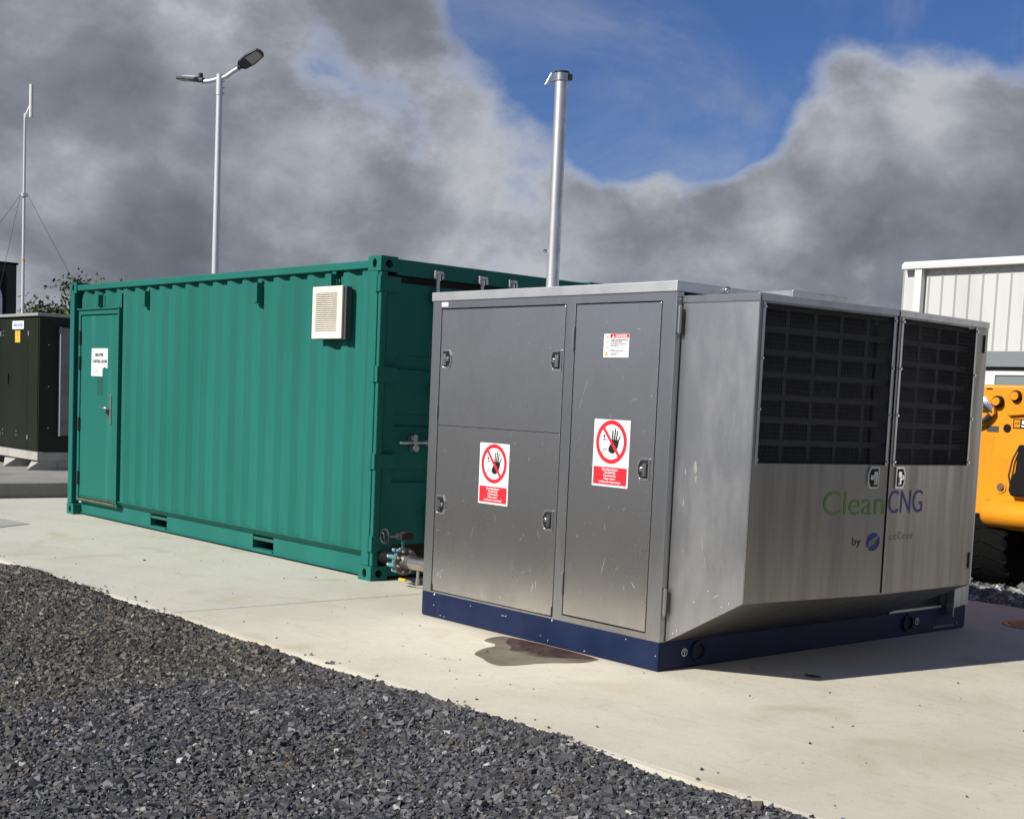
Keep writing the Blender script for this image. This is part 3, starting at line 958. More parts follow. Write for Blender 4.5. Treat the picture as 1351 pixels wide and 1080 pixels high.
cbox(h, 0.0, 0.036, 0.50, 0.56, 1.095, 1.150)
part('locking_handle', h, M_galv, cont, smooth=40)
h = cbox(MB(), -0.034, 0.012, 0.545, 0.62, 0.35, 0.47)
part('rod_guide', h, M_bars, cont, bevel=0.003)

# ------------------------------------------------------------------ pipe with flange and valve
PX, PY, PZ = -3.430, 0.730, 0.192
vt = thing('pipe_valve', 'stainless pipe with bolted flange and small handwheel valve by the container doors', 'valve', (PX, PY, 0))
mb = MB().tube((PX, PY, PZ), (-2.25, PY, PZ), 0.054, 24, caps=False)
pipe = part('pipe', mb, M_pipe, vt, smooth=40)
mb = MB()
for x in (-3.375, -2.98):
    mb.tube((x, PY, PZ), (x + 0.022, PY, PZ), 0.0575, 24)
part('weld_bead', mb, M_flange, pipe, smooth=40)
fl = part('flange', MB().plate(ellipse(0, 0, 0.108, 0.108, 40), [ellipse(0, 0, 0.050, 0.050, 30)], lambda u, v, q: (PX - q, PY + u, PZ + v), 0.026), M_flange, vt, smooth=30, bevel=0.002)
part('raised_hub', MB().tube((PX, PY, PZ), (PX + 0.035, PY, PZ), 0.069, 24, True, 0.057), M_flange, fl, smooth=40)
mb = MB()
boltme = None
for k in range(8):
    a = 2 * math.pi * (k + 0.5) / 8
    y, z = PY + 0.086 * math.cos(a), PZ + 0.086 * math.sin(a)
    b = MB().tube((PX - 0.002, y, z), (PX + 0.012, y, z), 0.0135, 6)
    b.tube((PX + 0.012, y, z), (PX + 0.020, y, z), 0.007, 8)
    part('bolt', b, M_galv, fl, smooth=30)
part('valve_body', MB().tube((PX - 0.027, PY, PZ), (PX - 0.075, PY, PZ), 0.084, 28), M_teal, vt, smooth=40)
for k in range(8):
    a = 2 * math.pi * (k + 0.5) / 8
    y, z = PY + 0.086 * math.cos(a), PZ + 0.086 * math.sin(a)
    b = MB().tube((PX - 0.027, y, z), (PX - 0.100, y, z), 0.014, 8, True, 0.019)
    part('stud_sleeve', b, M_teal, vt, smooth=40)
    b = MB().tube((PX - 0.1005, y, z), (PX - 0.135, y, z), 0.0105, 8)
    b.tube((PX - 0.118, y, z), (PX - 0.132, y, z), 0.0155, 6)
    part('bolt', b, M_cap, vt, smooth=30)
part('valve_back_pipe', MB().tube((PX - 0.09, PY, PZ), (CX + 0.01, PY, PZ), 0.054, 20), M_jdark, vt, smooth=40)
part('valve_stem', MB().tube((PX - 0.05, PY, PZ + 0.08), (PX - 0.05, PY, 0.365), 0.012, 10), M_teal, vt, smooth=40)
gb = MB().box(PX - 0.095, PX - 0.005, PY - 0.045, PY + 0.075, 0.362, 0.412)
gb.tube((PX - 0.05, PY + 0.02, 0.412), (PX - 0.05, PY + 0.02, 0.422), 0.046, 16)
part('gearbox', gb, M_black, vt, bevel=0.006)
part('wheel_shaft', MB().tube((PX - 0.05, PY - 0.045, 0.388), (PX - 0.05, 0.560, 0.392), 0.009, 8), M_latch, vt, smooth=40)
wh = MB()
ring = [(PX - 0.05 + 0.056 * math.cos(a), 0.556, 0.393 + 0.056 * math.sin(a)) for a in np.linspace(0, 2 * math.pi, 25)]
wh.path(ring, 0.009, 8, caps=False)
for k in range(3):
    a = k * 2 * math.pi / 3 + 0.4
    wh.tube((PX - 0.05, 0.558, 0.393), (PX - 0.05 + 0.054 * math.cos(a), 0.556, 0.393 + 0.054 * math.sin(a)), 0.006, 6)
wh.tube((PX - 0.05, 0.545, 0.393), (PX - 0.05, 0.575, 0.393), 0.016, 10)
part('handwheel', wh, M_black, vt, smooth=40)
dc = MB().tube((-3.27, PY, PZ - 0.05), (-3.27, PY, 0.020), 0.0105, 10)
dc.tube((-3.27, PY, 0.075), (-3.27, PY, 0.028), 0.016, 8)
dcp = part('drain_cock', dc, M_pipe, vt, smooth=40)
part('lever', MB().box(-3.340, -3.276, PY - 0.06, PY - 0.052, 0.050, 0.062), M_latch, dcp)
part('lever_grip', MB().box(-3.430, -3.341, PY - 0.072, PY - 0.046, 0.047, 0.066), M_yellowplastic, dcp, bevel=0.005)

# ------------------------------------------------------------------ compressor cabinet
UW, UL, UH, SK = 2.232, 3.25, 2.198, 0.168
cab = thing('compressor_cabinet', 'large stainless steel machine cabinet with grille doors on a navy base', 'cabinet', (-UW / 2, UL / 2, 0))
sk = MB()
sk.box(-UW, 0, 0, 0.012, 0.006, SK)
sk.box(-0.012, 0, 0.0121, UL, 0.006, SK)
sk.box(-UW, -UW + 0.012, 0.0121, UL, 0.006, SK)
sk.box(-UW + 0.0121, -0.0121, UL - 0.012, UL, 0.006, SK)
sk.box(-UW + 0.0121, -0.0121, 0.0121, UL - 0.0121, SK - 0.012, SK - 0.002)
skid = part('skid_base', sk, M_navy, cab, bevel=0.003)
part('gap_sheet', MB().box(-UW + 0.01, -0.008, 0.006, UL - 0.008, 0.0005, 0.0055), M_seal, skid)  # black sheet standing in for the dark gap under the skid
for y in (0.335, 2.507):
    rg = MB().plate(ellipse(y, 0.093, 0.062, 0.062, 26), [ellipse(y, 0.093, 0.046, 0.046, 26)], lambda u, v, q: (0.0005 + q, u, v), 0.016)
    part('lifting_eye', rg, M_navy, skid, smooth=40)
    part('eye_hole', MB().plate(ellipse(y, 0.093, 0.0455, 0.0455, 26), [], lambda u, v, q: (0.0006 + q, u, v), 0.001), M_seal, skid)
for y, nm in ((0.222, 0), (2.628, 1)):
    ic = MB().plate(ellipse(y, 0.094, 0.024, 0.024, 24), [ellipse(y, 0.094, 0.0205, 0.0205, 24)], lambda u, v, q: (0.0004 + q, u, v), 0.0006)
    ic.plate(ellipse(y, 0.101, 0.0085, 0.0085, 14), [ellipse(y, 0.101, 0.0055, 0.0055, 14)], lambda u, v, q: (0.0004 + q, u, v), 0.0006)
    ic.plate(rect(y - 0.0015, y + 0.0015, 0.080, 0.0925), [], lambda u, v, q: (0.0004 + q, u, v), 0.0006)
    ic.plate([(y - 0.007, 0.0755), (y + 0.007, 0.0755), (y, 0.083)], [], lambda u, v, q: (0.0004 + q, u, v), 0.0007)
    part('lifting_mark', ic, M_white, skid)
tx = MB()
yy = 2.84
while yy < 3.10:
    wd = random.uniform(0.012, 0.03)
    tx.plate(rect(yy, yy + wd, 0.026, 0.042), [], lambda u, v, q: (0.0004 + q, u, v), 0.0006)
    yy += wd + 0.006
tx.plate(ellipse(3.145, 0.042, 0.010, 0.012, 12), [], lambda u, v, q: (0.0004 + q, u, v), 0.0006)
part('worn_print', tx, M_grayink, skid)

# carcass (dark core behind the panels)
part('carcass', MB().box(-UW + 0.02, -0.05, 0.045, UL - 0.03, SK, 2.13), M_black, cab)
fr = MB()
fr.plate(rect(-UW, 0, SK + 0.001, 2.138), [rect(-2.140, -0.900, SK + 0.012, 2.090), rect(-0.818, -0.108, 0.206, 2.090)], lambda u, v, q: (u, 0.001 + q, v), 0.040)
part('front_frame', fr, M_steelframe, cab, bevel=0.002)
part('corner_post', MB().box(-0.045, -0.001, 0.0411, 0.058, SK + 0.001, 2.138), M_steelframe, cab)
part('side_panel', MB().box(-UW, -UW + 0.03, 0.042, UL - 0.04, SK + 0.001, 2.138), M_steel, cab)
part('rear_panel', MB().box(-UW, -0.002, UL - 0.035, UL - 0.004, SK + 0.001, 2.138), M_steel, cab)
part('side_panel', MB().box(-0.048, -0.004, 2.985, UL - 0.036, SK + 0.001, 2.138), M_steelside, cab)
rp = MB().box(-UW - 0.008, 0.0025, -0.006, UL + 0.006, 2.140, UH)
part('roof_cap', rp, M_cap, cab, bevel=0.003)
rb = part('roof_box', MB().box(-0.62, -0.03, 1.063, 1.626, UH + 0.0005, UH + 0.042), M_steelframe, cab, bevel=0.003)
ey = MB().path([(0.012, 0.413 + 0.020 * math.cos(a), 2.178 + 0.020 * math.sin(a)) for a in np.linspace(0, 2 * math.pi, 19)], 0.0055, 8, caps=False)
ey.tube((0.0, 0.413, 2.178 - 0.020), (0.016, 0.413, 2.178 - 0.020), 0.008, 8)
part('eye_bolt', ey, M_bright, cab, smooth=50)


def panel(name, x0, x1, z0, z1, label=None):
    mb = MB().box(x0, x1, 0.003, 0.030, z0, z1)
    return part(name, mb, M_steel, cab, label=label, bevel=0.0022)


up = panel('access_hatch', -2.131, -0.909, 1.3125, 2.082, 'upper steel hatch')
lo = panel('access_hatch', -2.131, -0.909, 0.186, 1.3065, 'lower steel hatch with a prohibition sign')
dr = panel('access_door', -0.811, -0.117, 0.213, 2.083, 'tall narrow steel door with two signs')
mbseam = MB()
mbseam.box(-2.131, -0.909, 0.0015, 0.0028, 1.3068, 1.3095)
part('seam_strip', mbseam, M_bright, cab)


# latches: one mesh set, copied
def latch_parts(flip=1):
    base = MB()
    flip *= 1.15
    o_ = [(-0.040, -0.058), (0.028, -0.058), (0.046, -0.026), (0.046, 0.026), (0.028, 0.058), (-0.040, 0.058)]
    i_ = [(-0.031, -0.047), (0.023, -0.047), (0.036, -0.022), (0.036, 0.022), (0.023, 0.047), (-0.031, 0.047)]
    f = lambda u, v, q: (flip * u, -0.007 + q, v)
    base.plate(o_, [i_], f, 0.007)
    tray = MB().plate(i_, [], lambda u, v, q: (flip * u, -0.0012 + q, v), 0.001)
    hd = MB()
    def fb(x0, x1, y0, y1, z0, z1):
        a, b = sorted((flip * x0, flip * x1))
        hd.box(a, b, y0, y1, z0, z1)
    fb(-0.022, 0.004, -0.012, -0.0015, -0.036, 0.032)
    fb(0.0045, 0.026, -0.009, -0.0015, -0.012, 0.014)
    fb(-0.016, -0.003, -0.017, -0.0125, -0.030, 0.004)
    hd.tube((flip * 0.016, -0.009, 0.002), (flip * 0.016, -0.016, 0.002), 0.008, 10)
    return [mesh_of('latch', base, M_latch), mesh_of('latch_tray', tray, M_black), mesh_of('latch_handle', hd, M_bright)]


LP = {1: latch_parts(1), -1: latch_parts(-1)}


def put_latch(parent, pos, flip, rotz=0.0):
    o = link('latch', LP[flip][0], parent)
    o.location = Vector(pos) - root_loc(parent)
    o.rotation_euler = (0, 0, rotz)
    o.scale = (1.0, 1.0, 1.1)
    for nm, me in (('latch_tray', LP[flip][1]), ('latch_handle', LP[flip][2])):
        link(nm, me, o)
    bev(o, 0.002, 1)


for x, z, fl_ in ((-2.062, 1.753, 1), (-0.968, 1.751, -1), (-2.068, 0.775, 1), (-0.980, 0.772, -1), (-0.187, 1.139, -1)):
    put_latch(cab, (x, 0.0028, z), fl_)


def hinge(pos, r=0.009, h=0.10, ma=M_steelframe):
    mb = MB()
    x, y, z = pos
    mb.tube((x, y, z - h / 2), (x, y, z + h / 2), r, 10)
    for k in (-1, 1):
        mb.tube((x, y, z + k * h / 2), (x, y, z + k * (h / 2 + 0.006)), r * 0.7, 8)
    part('hinge', mb, ma, cab, smooth=40)


hinge((-0.823, -0.004, 1.880), 0.008, 0.13)
hinge((-0.823, -0.004, 0.400), 0.008, 0.13)
hinge((-2.142, -0.003, 1.40), 0.006, 0.09)
hinge((0.012, 0.018, 1.985), 0.012, 0.145)
hinge((0.012, 0.018, 0.40), 0.012, 0.145)
mb = MB().box(-2.115, -2.100, -0.0005, 0.001, 2.098, 2.112)
part('rating_plate', MB().box(-2.135, -2.065, -0.0008, 0.0005, 2.102, 2.130), M_white, cab)
# small damaged corners of the lower hatch
mb = MB().box(-2.140, -2.125, -0.001, 0.002, SK + 0.012, SK + 0.06)
part('hinge_stub', mb, M_black, cab)
mb = MB().box(-0.915, -0.900, -0.001, 0.002, SK + 0.02, SK + 0.075)
part('hinge_stub', mb, M_black, cab)


# prohibition signs
def prohibition(x0, z0, w, h):
    f0 = lambda u, v, q: (x0 + u, 0.0026 - q, z0 + v)
    s = part('warning_sign', MB().plate(rect(0, w, 0, h), [], f0, 0.0014), M_white, cab, label='white and red do not enter sign with a raised hand')
    f1 = lambda u, v, q: (x0 + u, 0.0010 - q, z0 + v)
    f2 = lambda u, v, q: (x0 + u, 0.0004 - q, z0 + v)
    cx, cy, R = w / 2, h * 0.668, w * 0.43
    k = MB()
    palm = [(0.035, -0.060), (0.062, -0.030), (0.072, 0.002), (0.066, 0.018), (0.012, 0.018), (0.000, -0.012), (-0.012, -0.030), (-0.012, -0.048), (0.008, -0.062)]
    k.plate([(cx - 0.010 + a, cy - 0.005 + b) for a, b in palm], [], f1, 0.0005)
    for (ax, ay, bx, by, r) in ((0.018, 0.010, 0.019, 0.072, 0.0062), (0.034, 0.012, 0.040, 0.080, 0.0062), (0.049, 0.012, 0.058, 0.070, 0.0058), (0.062, 0.005, 0.080, 0.040, 0.0056)):
        dx, dy = bx - ax, by - ay
        ll = math.hypot(dx, dy)
        nx, ny = -dy / ll * r, dx / ll * r
        pts = [(ax + nx, ay + ny), (bx + nx * 0.8, by + ny * 0.8), (bx + dx / ll * r, by + dy / ll * r), (bx - nx * 0.8, by - ny * 0.8), (ax - nx, ay - ny)]
        k.plate([(cx - 0.010 + a, cy - 0.005 + b) for a, b in pts], [], f1, 0.00055)
    def stroke(pts, r=0.0022):
        for (a, b), (c, d) in zip(pts[:-1], pts[1:]):
            ll = math.hypot(c - a, d - b)
            nx, ny = -(d - b) / ll * r, (c - a) / ll * r
            k.plate([(cx + a + nx, cy + b + ny), (cx + c + nx, cy + d + ny), (cx + c - nx, cy + d - ny), (cx + a - nx, cy + b - ny)], [], f1, 0.0005)
    stroke([(-0.078, -0.075), (-0.060, -0.043), (-0.032, -0.040)])
    stroke([(-0.074, 0.036), (-0.058, 0.026), (-0.060, 0.010), (-0.072, 0.006)])
    stroke([(-0.060, 0.014), (-0.030, 0.012)])
    k.plate(ellipse(cx - 0.058, cy + 0.034, 0.006, 0.008, 10), [], f1, 0.0005)
    part('hand_pictogram', k, M_ink, s)
    rd = MB().plate(ellipse(cx, cy, R, R, 48), [ellipse(cx, cy, R * 0.80, R * 0.80, 48)], f2, 0.0004)
    a = math.radians(130)
    ux, uy = math.cos(a), math.sin(a)
    b = R * 0.075
    rr = R * 0.81
    rd.plate([(cx + ux * rr - uy * b, cy + uy * rr + ux * b), (cx - ux * rr - uy * b, cy - uy * rr + ux * b), (cx - ux * rr + uy * b, cy - uy * rr - ux * b), (cx + ux * rr + uy * b, cy + uy * rr - ux * b)], [], f2, 0.00035)
    part('prohibition_ring', rd, M_red, s)
    part('text_panel', MB().plate(rect(w * 0.035, w * 0.965, h * 0.030, h * 0.292), [], f2, 0.0004), M_red, s)
    tt = MB()
    for i, (ln, fw) in enumerate((('Do Not Enter', 0.44), ('Rotating', 0.30), ('Machinery', 0.35), ('May start', 0.32), ('without warning!', 0.60))):
        q = text_mb(ln, lambda u, v, t_, fw=fw, i=i: (x0 + w / 2 - w * fw / 2 + u, -0.0001 - t_, z0 + h * (0.238 - 0.047 * i) + v), w * fw, h * 0.036, t=0.0003, bold=0.03)
        tt.add(q.v, q.f)
    part('lettering', tt, M_white, s)


prohibition(-1.668, 0.823, 0.295, 0.394)
prohibition(-0.608, 1.019, 0.297, 0.392)
dz0, dx0 = 1.773, -0.563
ds = part('danger_notice', MB().plate(rect(dx0, dx0 + 0.207, dz0, dz0 + 0.136), [], lambda u, v, q: (u, 0.0026 - q, v), 0.0014), M_white, cab, label='small white notice headed DANGER in red')
f1 = lambda u, v, q: (u, 0.0010 - q, v)
part('header_bar', MB().plate(rect(dx0 + 0.052, dx0 + 0.205, dz0 + 0.112, dz0 + 0.135), [], f1, 0.0004), M_red, ds)
part('lettering', text_mb('DANGER', lambda u, v, t_: (dx0 + 0.098 + u, 0.0005 - t_, dz0 + 0.1165 + v), 0.094, 0.0145, t=0.0003, bold=0.03), M_white, ds)
part('warning_symbol', MB().plate([(dx0 + 0.070, dz0 + 0.115), (dx0 + 0.086, dz0 + 0.115), (dx0 + 0.078, dz0 + 0.130)], [], lambda u, v, q: (u, 0.0004 - q, v), 0.0003), M_white, ds)
k = MB()
for (yy, wd, hh) in ((0.098, 0.142, 0.0062), (0.0875, 0.095, 0.0062), (0.0735, 0.122, 0.0055), (0.063, 0.065, 0.0055), (0.0345, 0.105, 0.0045)):
    xx = 0.058
    while xx < 0.058 + wd:
        l_ = random.uniform(0.006, 0.018)
        k.plate(rect(dx0 + xx, dx0 + min(xx + l_, 0.058 + wd), dz0 + yy, dz0 + yy + hh), [], f1, 0.0003)
        xx += l_ + 0.0032
part('small_print', k, M_ink, ds)
k = MB()
for (yy, wd) in ((0.050, 0.026), (0.0425, 0.040), (0.0255, 0.078), (0.0175, 0.05), (0.011, 0.065)):
    k.plate(rect(dx0 + 0.058, dx0 + 0.058 + wd, dz0 + yy, dz0 + yy + 0.0032), [], f1, 0.0003)
for yy in (0.118, 0.089, 0.056):
    k.plate(ellipse(dx0 + 0.027, dz0 + yy, 0.0125, 0.0125, 18), [ellipse(dx0 + 0.027, dz0 + yy, 0.0105, 0.0105, 18)], f1, 0.0003)
    k.plate(ellipse(dx0 + 0.027, dz0 + yy, 0.004, 0.006, 8), [], f1, 0.0003)
part('pictogram', k, M_grayink, ds)
part('hazard_triangle', MB().plate([(dx0 + 0.010, dz0 + 0.010), (dx0 + 0.042, dz0 + 0.010), (dx0 + 0.026, dz0 + 0.037)], [], f1, 0.0003), M_labyellow, ds)

# cooler housing with two bowed grille doors
F = (0.545, 0.062)
Sm = (0.655, 1.176)
E_ = (0.637, 2.183)
ZT, ZC, ZB, ZG0, ZG1 = 2.118, 2.080, 0.462, 1.221, 2.077
AY0, AY1 = 0.062, 2.183           # where the housing meets the body (x = 0)
sp = MB()
sp.plate([(0.003, 0.169), (0.545, 0.464), (0.545, ZC), (0.003, ZC)], [], lambda u, v, q: (u, AY0 - 0.012 + q, v), 0.011)
part('cooler_side_panel', sp, M_steelside, cab, label='plain steel side panel cut on a slope below', bevel=0.0015)
sp = MB()
sp.plate([(0.003, 0.169), (0.637, 0.464), (0.637, ZC), (0.003, ZC)], [], lambda u, v, q: (u, AY1 + q, v), 0.011)
part('cooler_side_panel', sp, M_steelside, cab)
part('cooler_cap', MB().box(-0.002, F[0] + 0.004, AY0 - 0.018, AY0 - 0.004, ZC - 0.001, ZT), M_steelframe, cab, bevel=0.0015)
part('cooler_roof', MB().plate([(0.003, AY0), F, Sm, E_, (0.003, AY1)], [], lambda u, v, q: (u, v, ZT - 0.006 + q), 0.005), M_steelframe, cab)
rvm = mesh_of('rivet', MB().add([(0.006 * math.cos(a) * s_, -0.0035 * (1 - s_), 0.006 * math.sin(a) * s_) for s_ in (1, 0.6) for a in np.linspace(0, 2 * math.pi, 9)[:-1]] + [(0, -0.0025, 0)],
                                [(i, (i + 1) % 8, 8 + (i + 1) % 8, 8 + i) for i in range(8)] + [(8 + i, 8 + (i + 1) % 8, 16) for i in range(8)]), M_bright)


def rivet(x, y, z):
    o = link('rivet', rvm, cab)
    o.location = Vector((x, y, z)) - root_loc(cab)


for x in (0.020, 0.175, 0.34, 0.515):
    rivet(x, AY0 - 0.0181, 2.100)
for x, z in ((0.055, 0.225), (0.085, 0.245), (0.40, 0.425), (0.45, 0.45), (0.20, 0.425), (0.30, 0.50)):
    rivet(x, AY0 - 0.0121, z)
part('black_back_plate', MB().box(0.02, 0.05, AY0 + 0.012, AY1 - 0.02, 0.5, ZC - 0.01), M_black, cab)  # black plate added to keep the housing interior dark


def vframe(P0, P1):
    P0, P1 = Vector(P0), Vector(P1)
    d = (P1 - P0).normalized()
    n = Vector((d.y, -d.x))                # outward (towards +x)
    return (lambda u, v, q: (P0.x + d.x * u + n.x * q, P0.y + d.y * u + n.y * q, v)), (P1 - P0).length, math.atan2(d.y, d.x)


COLS = {0: [0.0, 0.205, 0.425, 0.64, 0.86], 1: [0.045, 0.27, 0.485, 0.70]}
for di, (P0, P1, g0, g1) in enumerate(((F, Sm, 0.040, 1.084), (Sm, E_, 0.058, 0.868))):
    f, Ld, ang = vframe(P0, P1)
    a0 = 0.001 if di == 0 else 0.010
    a1 = Ld - 0.010 if di == 0 else Ld - 0.002
    # door leaf: one sheet with the grille opening
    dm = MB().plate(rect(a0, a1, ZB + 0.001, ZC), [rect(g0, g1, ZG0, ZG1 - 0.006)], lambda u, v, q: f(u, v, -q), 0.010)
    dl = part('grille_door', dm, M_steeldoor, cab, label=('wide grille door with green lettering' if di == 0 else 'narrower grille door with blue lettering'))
    b0, b1 = (a0, a1 + 0.004) if di == 0 else (a0 - 0.002, a1 + 0.012)
    mb = MB()
    mb.sweep(None, [f(b0, ZC + 0.001, 0.006), f(b0, ZT, 0.006), f(b0, ZT, -0.03), f(b0, ZC + 0.001, -0.03)], [f(b1, ZC + 0.001, 0.006), f(b1, ZT, 0.006), f(b1, ZT, -0.03), f(b1, ZC + 0.001, -0.03)])
    part('cooler_cap', mb, M_steelframe, cab)
    # lattice behind the mesh
    pitch = (ZG1 - ZG0) / 7
    bars = []
    for i in range(8):
        z = ZG0 - 0.012 + i * pitch
        mb = MB()
        mb.sweep(None, [f(g0 - 0.02, z - 0.016, -0.062), f(g0 - 0.02, z + 0.016, -0.062), f(g0 - 0.02, z + 0.016, -0.078), f(g0 - 0.02, z - 0.016, -0.078)],
                 [f(g1 + 0.02, z - 0.016, -0.062), f(g1 + 0.02, z + 0.016, -0.062), f(g1 + 0.02, z + 0.016, -0.078), f(g1 + 0.02, z - 0.016, -0.078)])
        part('crossbar', mb, M_bars, dl)
    for u in COLS[di]:
        uu = g0 + u + (0.0 if di else 0.02)
        for i in range(7):
            z0 = ZG0 - 0.012 + i * pitch + 0.0165
            z1 = z0 + pitch - 0.033
            mb = MB()
            mb.sweep(None, [f(uu, z0, -0.066), f(uu + 0.028, z0, -0.066), f(uu + 0.028, z0, -0.076), f(uu, z0, -0.076)], [f(uu, z1, -0.066), f(uu + 0.028, z1, -0.066), f(uu + 0.028, z1, -0.076), f(uu, z1, -0.076)])
            part('upright_bar', mb, M_bars, dl)
    part('dark_backing', MB().plate(rect(g0 - 0.02, g1 + 0.02, ZG0 - 0.03, ZG1 + 0.0), [], lambda u, v, q: f(u, v, -0.16 - q), 0.002), M_black, dl)
    # wire mesh
    wm = MB()
    nv = int((g1 - g0) / 0.0125)
    for i in range(1, nv):
        u = g0 + (g1 - g0) * i / nv
        wm.plate(rect(u - 0.0005, u + 0.0005, ZG0, ZG1 - 0.006), [], lambda u_, v_, q: f(u_, v_, -0.004 - q), 0.0014)
    nh = 34
    for i in range(1, nh):
        z = ZG0 + (ZG1 - 0.006 - ZG0) * i / nh
        wm.plate(rect(g0, g1, z - 0.0005, z + 0.0005), [], lambda u_, v_, q: f(u_, v_, -0.0056 - q), 0.0014)
    o = part('wire_mesh', wm, M_wire, dl)
    o['kind'] = 'stuff'
    # angle trim with bolts beside the mesh
    for uu in ((0.026, 1.086) if di == 0 else (0.040, 0.872)):
        mb = MB().plate(rect(uu - 0.008, uu + 0.010, ZG0 - 0.005, ZG1 - 0.002), [], lambda u, v, q: f(u, v, 0.0005 + q), 0.004)
        part('mesh_trim', mb, M_steelframe, dl)
        for z in (1.24, 1.51, 1.78, 2.05):
            c = f(uu, z, 0.005)
            e = f(uu, z, 0.016)
            part('bolt', MB().tube(c, e, 0.0065, 8), M_bright, dl, smooth=40)
    lz = 1.148
    lu = 0.985 if di == 0 else 0.115
    o = link('latch', LP[-1 if di == 0 else 1][0], dl)
    o.location = Vector(f(lu, lz, 0.001)) - root_loc(cab)
    o.rotation_euler = (0, 0, ang)
    o.scale = (1.0, 1.0, 1.1)
    for nm, me in (('latch_tray', LP[-1 if di == 0 else 1][1]), ('latch_handle', LP[-1 if di == 0 else 1][2])):
        q = link(nm, me, cab)
        q.location = o.location
        q.rotation_euler = o.rotation_euler
        q.scale = o.scale
    if di == 0:
        part('lettering', text_mb('Clean', lambda u, v, t_: f(0.578 + u, 0.934 + v, 0.0008 + t_), 0.520, 0.137, bold=-0.004), M_logogreen, dl)
        part('lettering', text_mb('by', lambda u, v, t_: f(0.840 + u, 0.744 + v, 0.0008 + t_), 0.074, 0.060), M_ink, dl)
        # swirl emblem
        cx, cz, R = 1.020, 0.775, 0.058
        fe = lambda u, v, q: f(cx + u * 1.02 + v * 0.10, cz + v, 0.0008 + q)
        up_ = [(R * math.cos(a), R * 0.92 * math.sin(a)) for a in np.linspace(math.radians(60), math.radians(215), 18)]
        lw = [(-0.037, -0.030), (-0.030, -0.002), (-0.010, 0.016), (0.012, 0.024), (0.030, 0.030)]
        k = MB().plate(up_ + lw, [], fe, 0.0005)
        k.plate([(-a, -b) for a, b in up_ + lw], [], fe, 0.0005)
        part('swirl_emblem', k, M_logoblue, dl)
        k = MB().plate([(-0.022, -0.022), (0.0, -0.018), (0.020, -0.002), (0.026, 0.020), (0.004, 0.012), (-0.014, 0.0)], [], fe, 0.0004)
        part('emblem_leaf', k, M_logogreen, dl)
    else:
        part('lettering', text_mb('CNG', lambda u, v, t_: f(0.018 + u, 0.938 + v, 0.0008 + t_), 0.366, 0.137, bold=0.0), M_logoblue, dl)
        k = MB()
        uu = 0.05
        for wd, hh in ((0.038, 0.030), (0.030, 0.030), (0.036, 0.046), (0.030, 0.030), (0.034, 0.030), (0.030, 0.030)):
            k.plate(ellipse(uu + wd / 2, 0.782 + hh / 2, wd / 2, hh / 2, 14, 0.5, 5.6, False) + ellipse(uu + wd / 2, 0.782 + hh / 2, wd / 2 - 0.006, hh / 2 - 0.006, 14, 5.6, 0.5, False), [], lambda u, v, q: f(u, v, 0.0008 + q), 0.0004)
            uu += wd + 0.012
        part('faded_lettering', k, M_logofade, dl, label='almost worn away pale green lettering')
        for z, h_ in ((1.98, 0.11), (0.62, 0.10)):
            c0, c1 = f(Ld - 0.035, z - h_ / 2, 0.003), f(Ld - 0.035, z + h_ / 2, 0.003)
            part('hinge', MB().tube(c0, c1, 0.0065, 10), M_black, dl, smooth=40)
# sloping underside
for (A, B, ya, yb) in ((F, Sm, AY0, 1.176), (Sm, E_, 1.180, AY1)):
    mb = MB()
    q = [(0.003, ya, 0.170), (A[0], A[1] + 0.002, ZB), (B[0], B[1], ZB), (0.003, yb, 0.170)]
    mb.add(q + [(a, b, c + 0.010) for a, b, c in q], [(0, 1, 2, 3), (7, 6, 5, 4), (0, 4, 5, 1), (1, 5, 6, 2), (2, 6, 7, 3), (3, 7, 4, 0)])
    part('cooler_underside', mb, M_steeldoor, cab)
# rear corner post and skirt plate past the housing
part('corner_post', MB().box(-0.004, 0.010, 3.165, 3.262, SK + 0.002, 2.138), M_steelframe, cab, bevel=0.002)
part('skirt_plate', MB().plate([(2.995, 0.110), (3.105, 0.163), (3.163, 0.165), (3.163, 0.60), (2.995, 0.60)], [], lambda u, v, q: (0.0045 + q, u, v), 0.004), M_steelside, cab)
part('base_ledge', MB().box(-0.05, -0.0125, 2.30, 2.95, SK + 0.0005, SK + 0.016), M_steelside, cab)
part('skirt_flange', MB().box(0.003, 0.062, 2.9855, 2.994, 0.112, 0.60), M_steelside, cab)
# scuffs on the sheet metal: scratches
sc = MB()
M_scuff = mat('scuffed_steel', (0.62, 0.615, 0.60), 0.5, 0.8)


def scuff(x, z, l, a, wd, y):
    dx, dz = math.cos(a) * l / 2, math.sin(a) * l / 2
    nx, nz = -math.sin(a) * wd / 2, math.cos(a) * wd / 2
    sc.plate([(x - dx, z - dz), (x - dx * 0.3 + nx, z - dz * 0.3 + nz), (x + dx * 0.5 + nx * 0.7, z + dz * 0.5 + nz * 0.7), (x + dx, z + dz), (x + dx * 0.4 - nx, z + dz * 0.4 - nz), (x - dx * 0.5 - nx, z - dz * 0.5 - nz)], [],
             lambda u, v, q: (u, y - q, v), 0.0004)


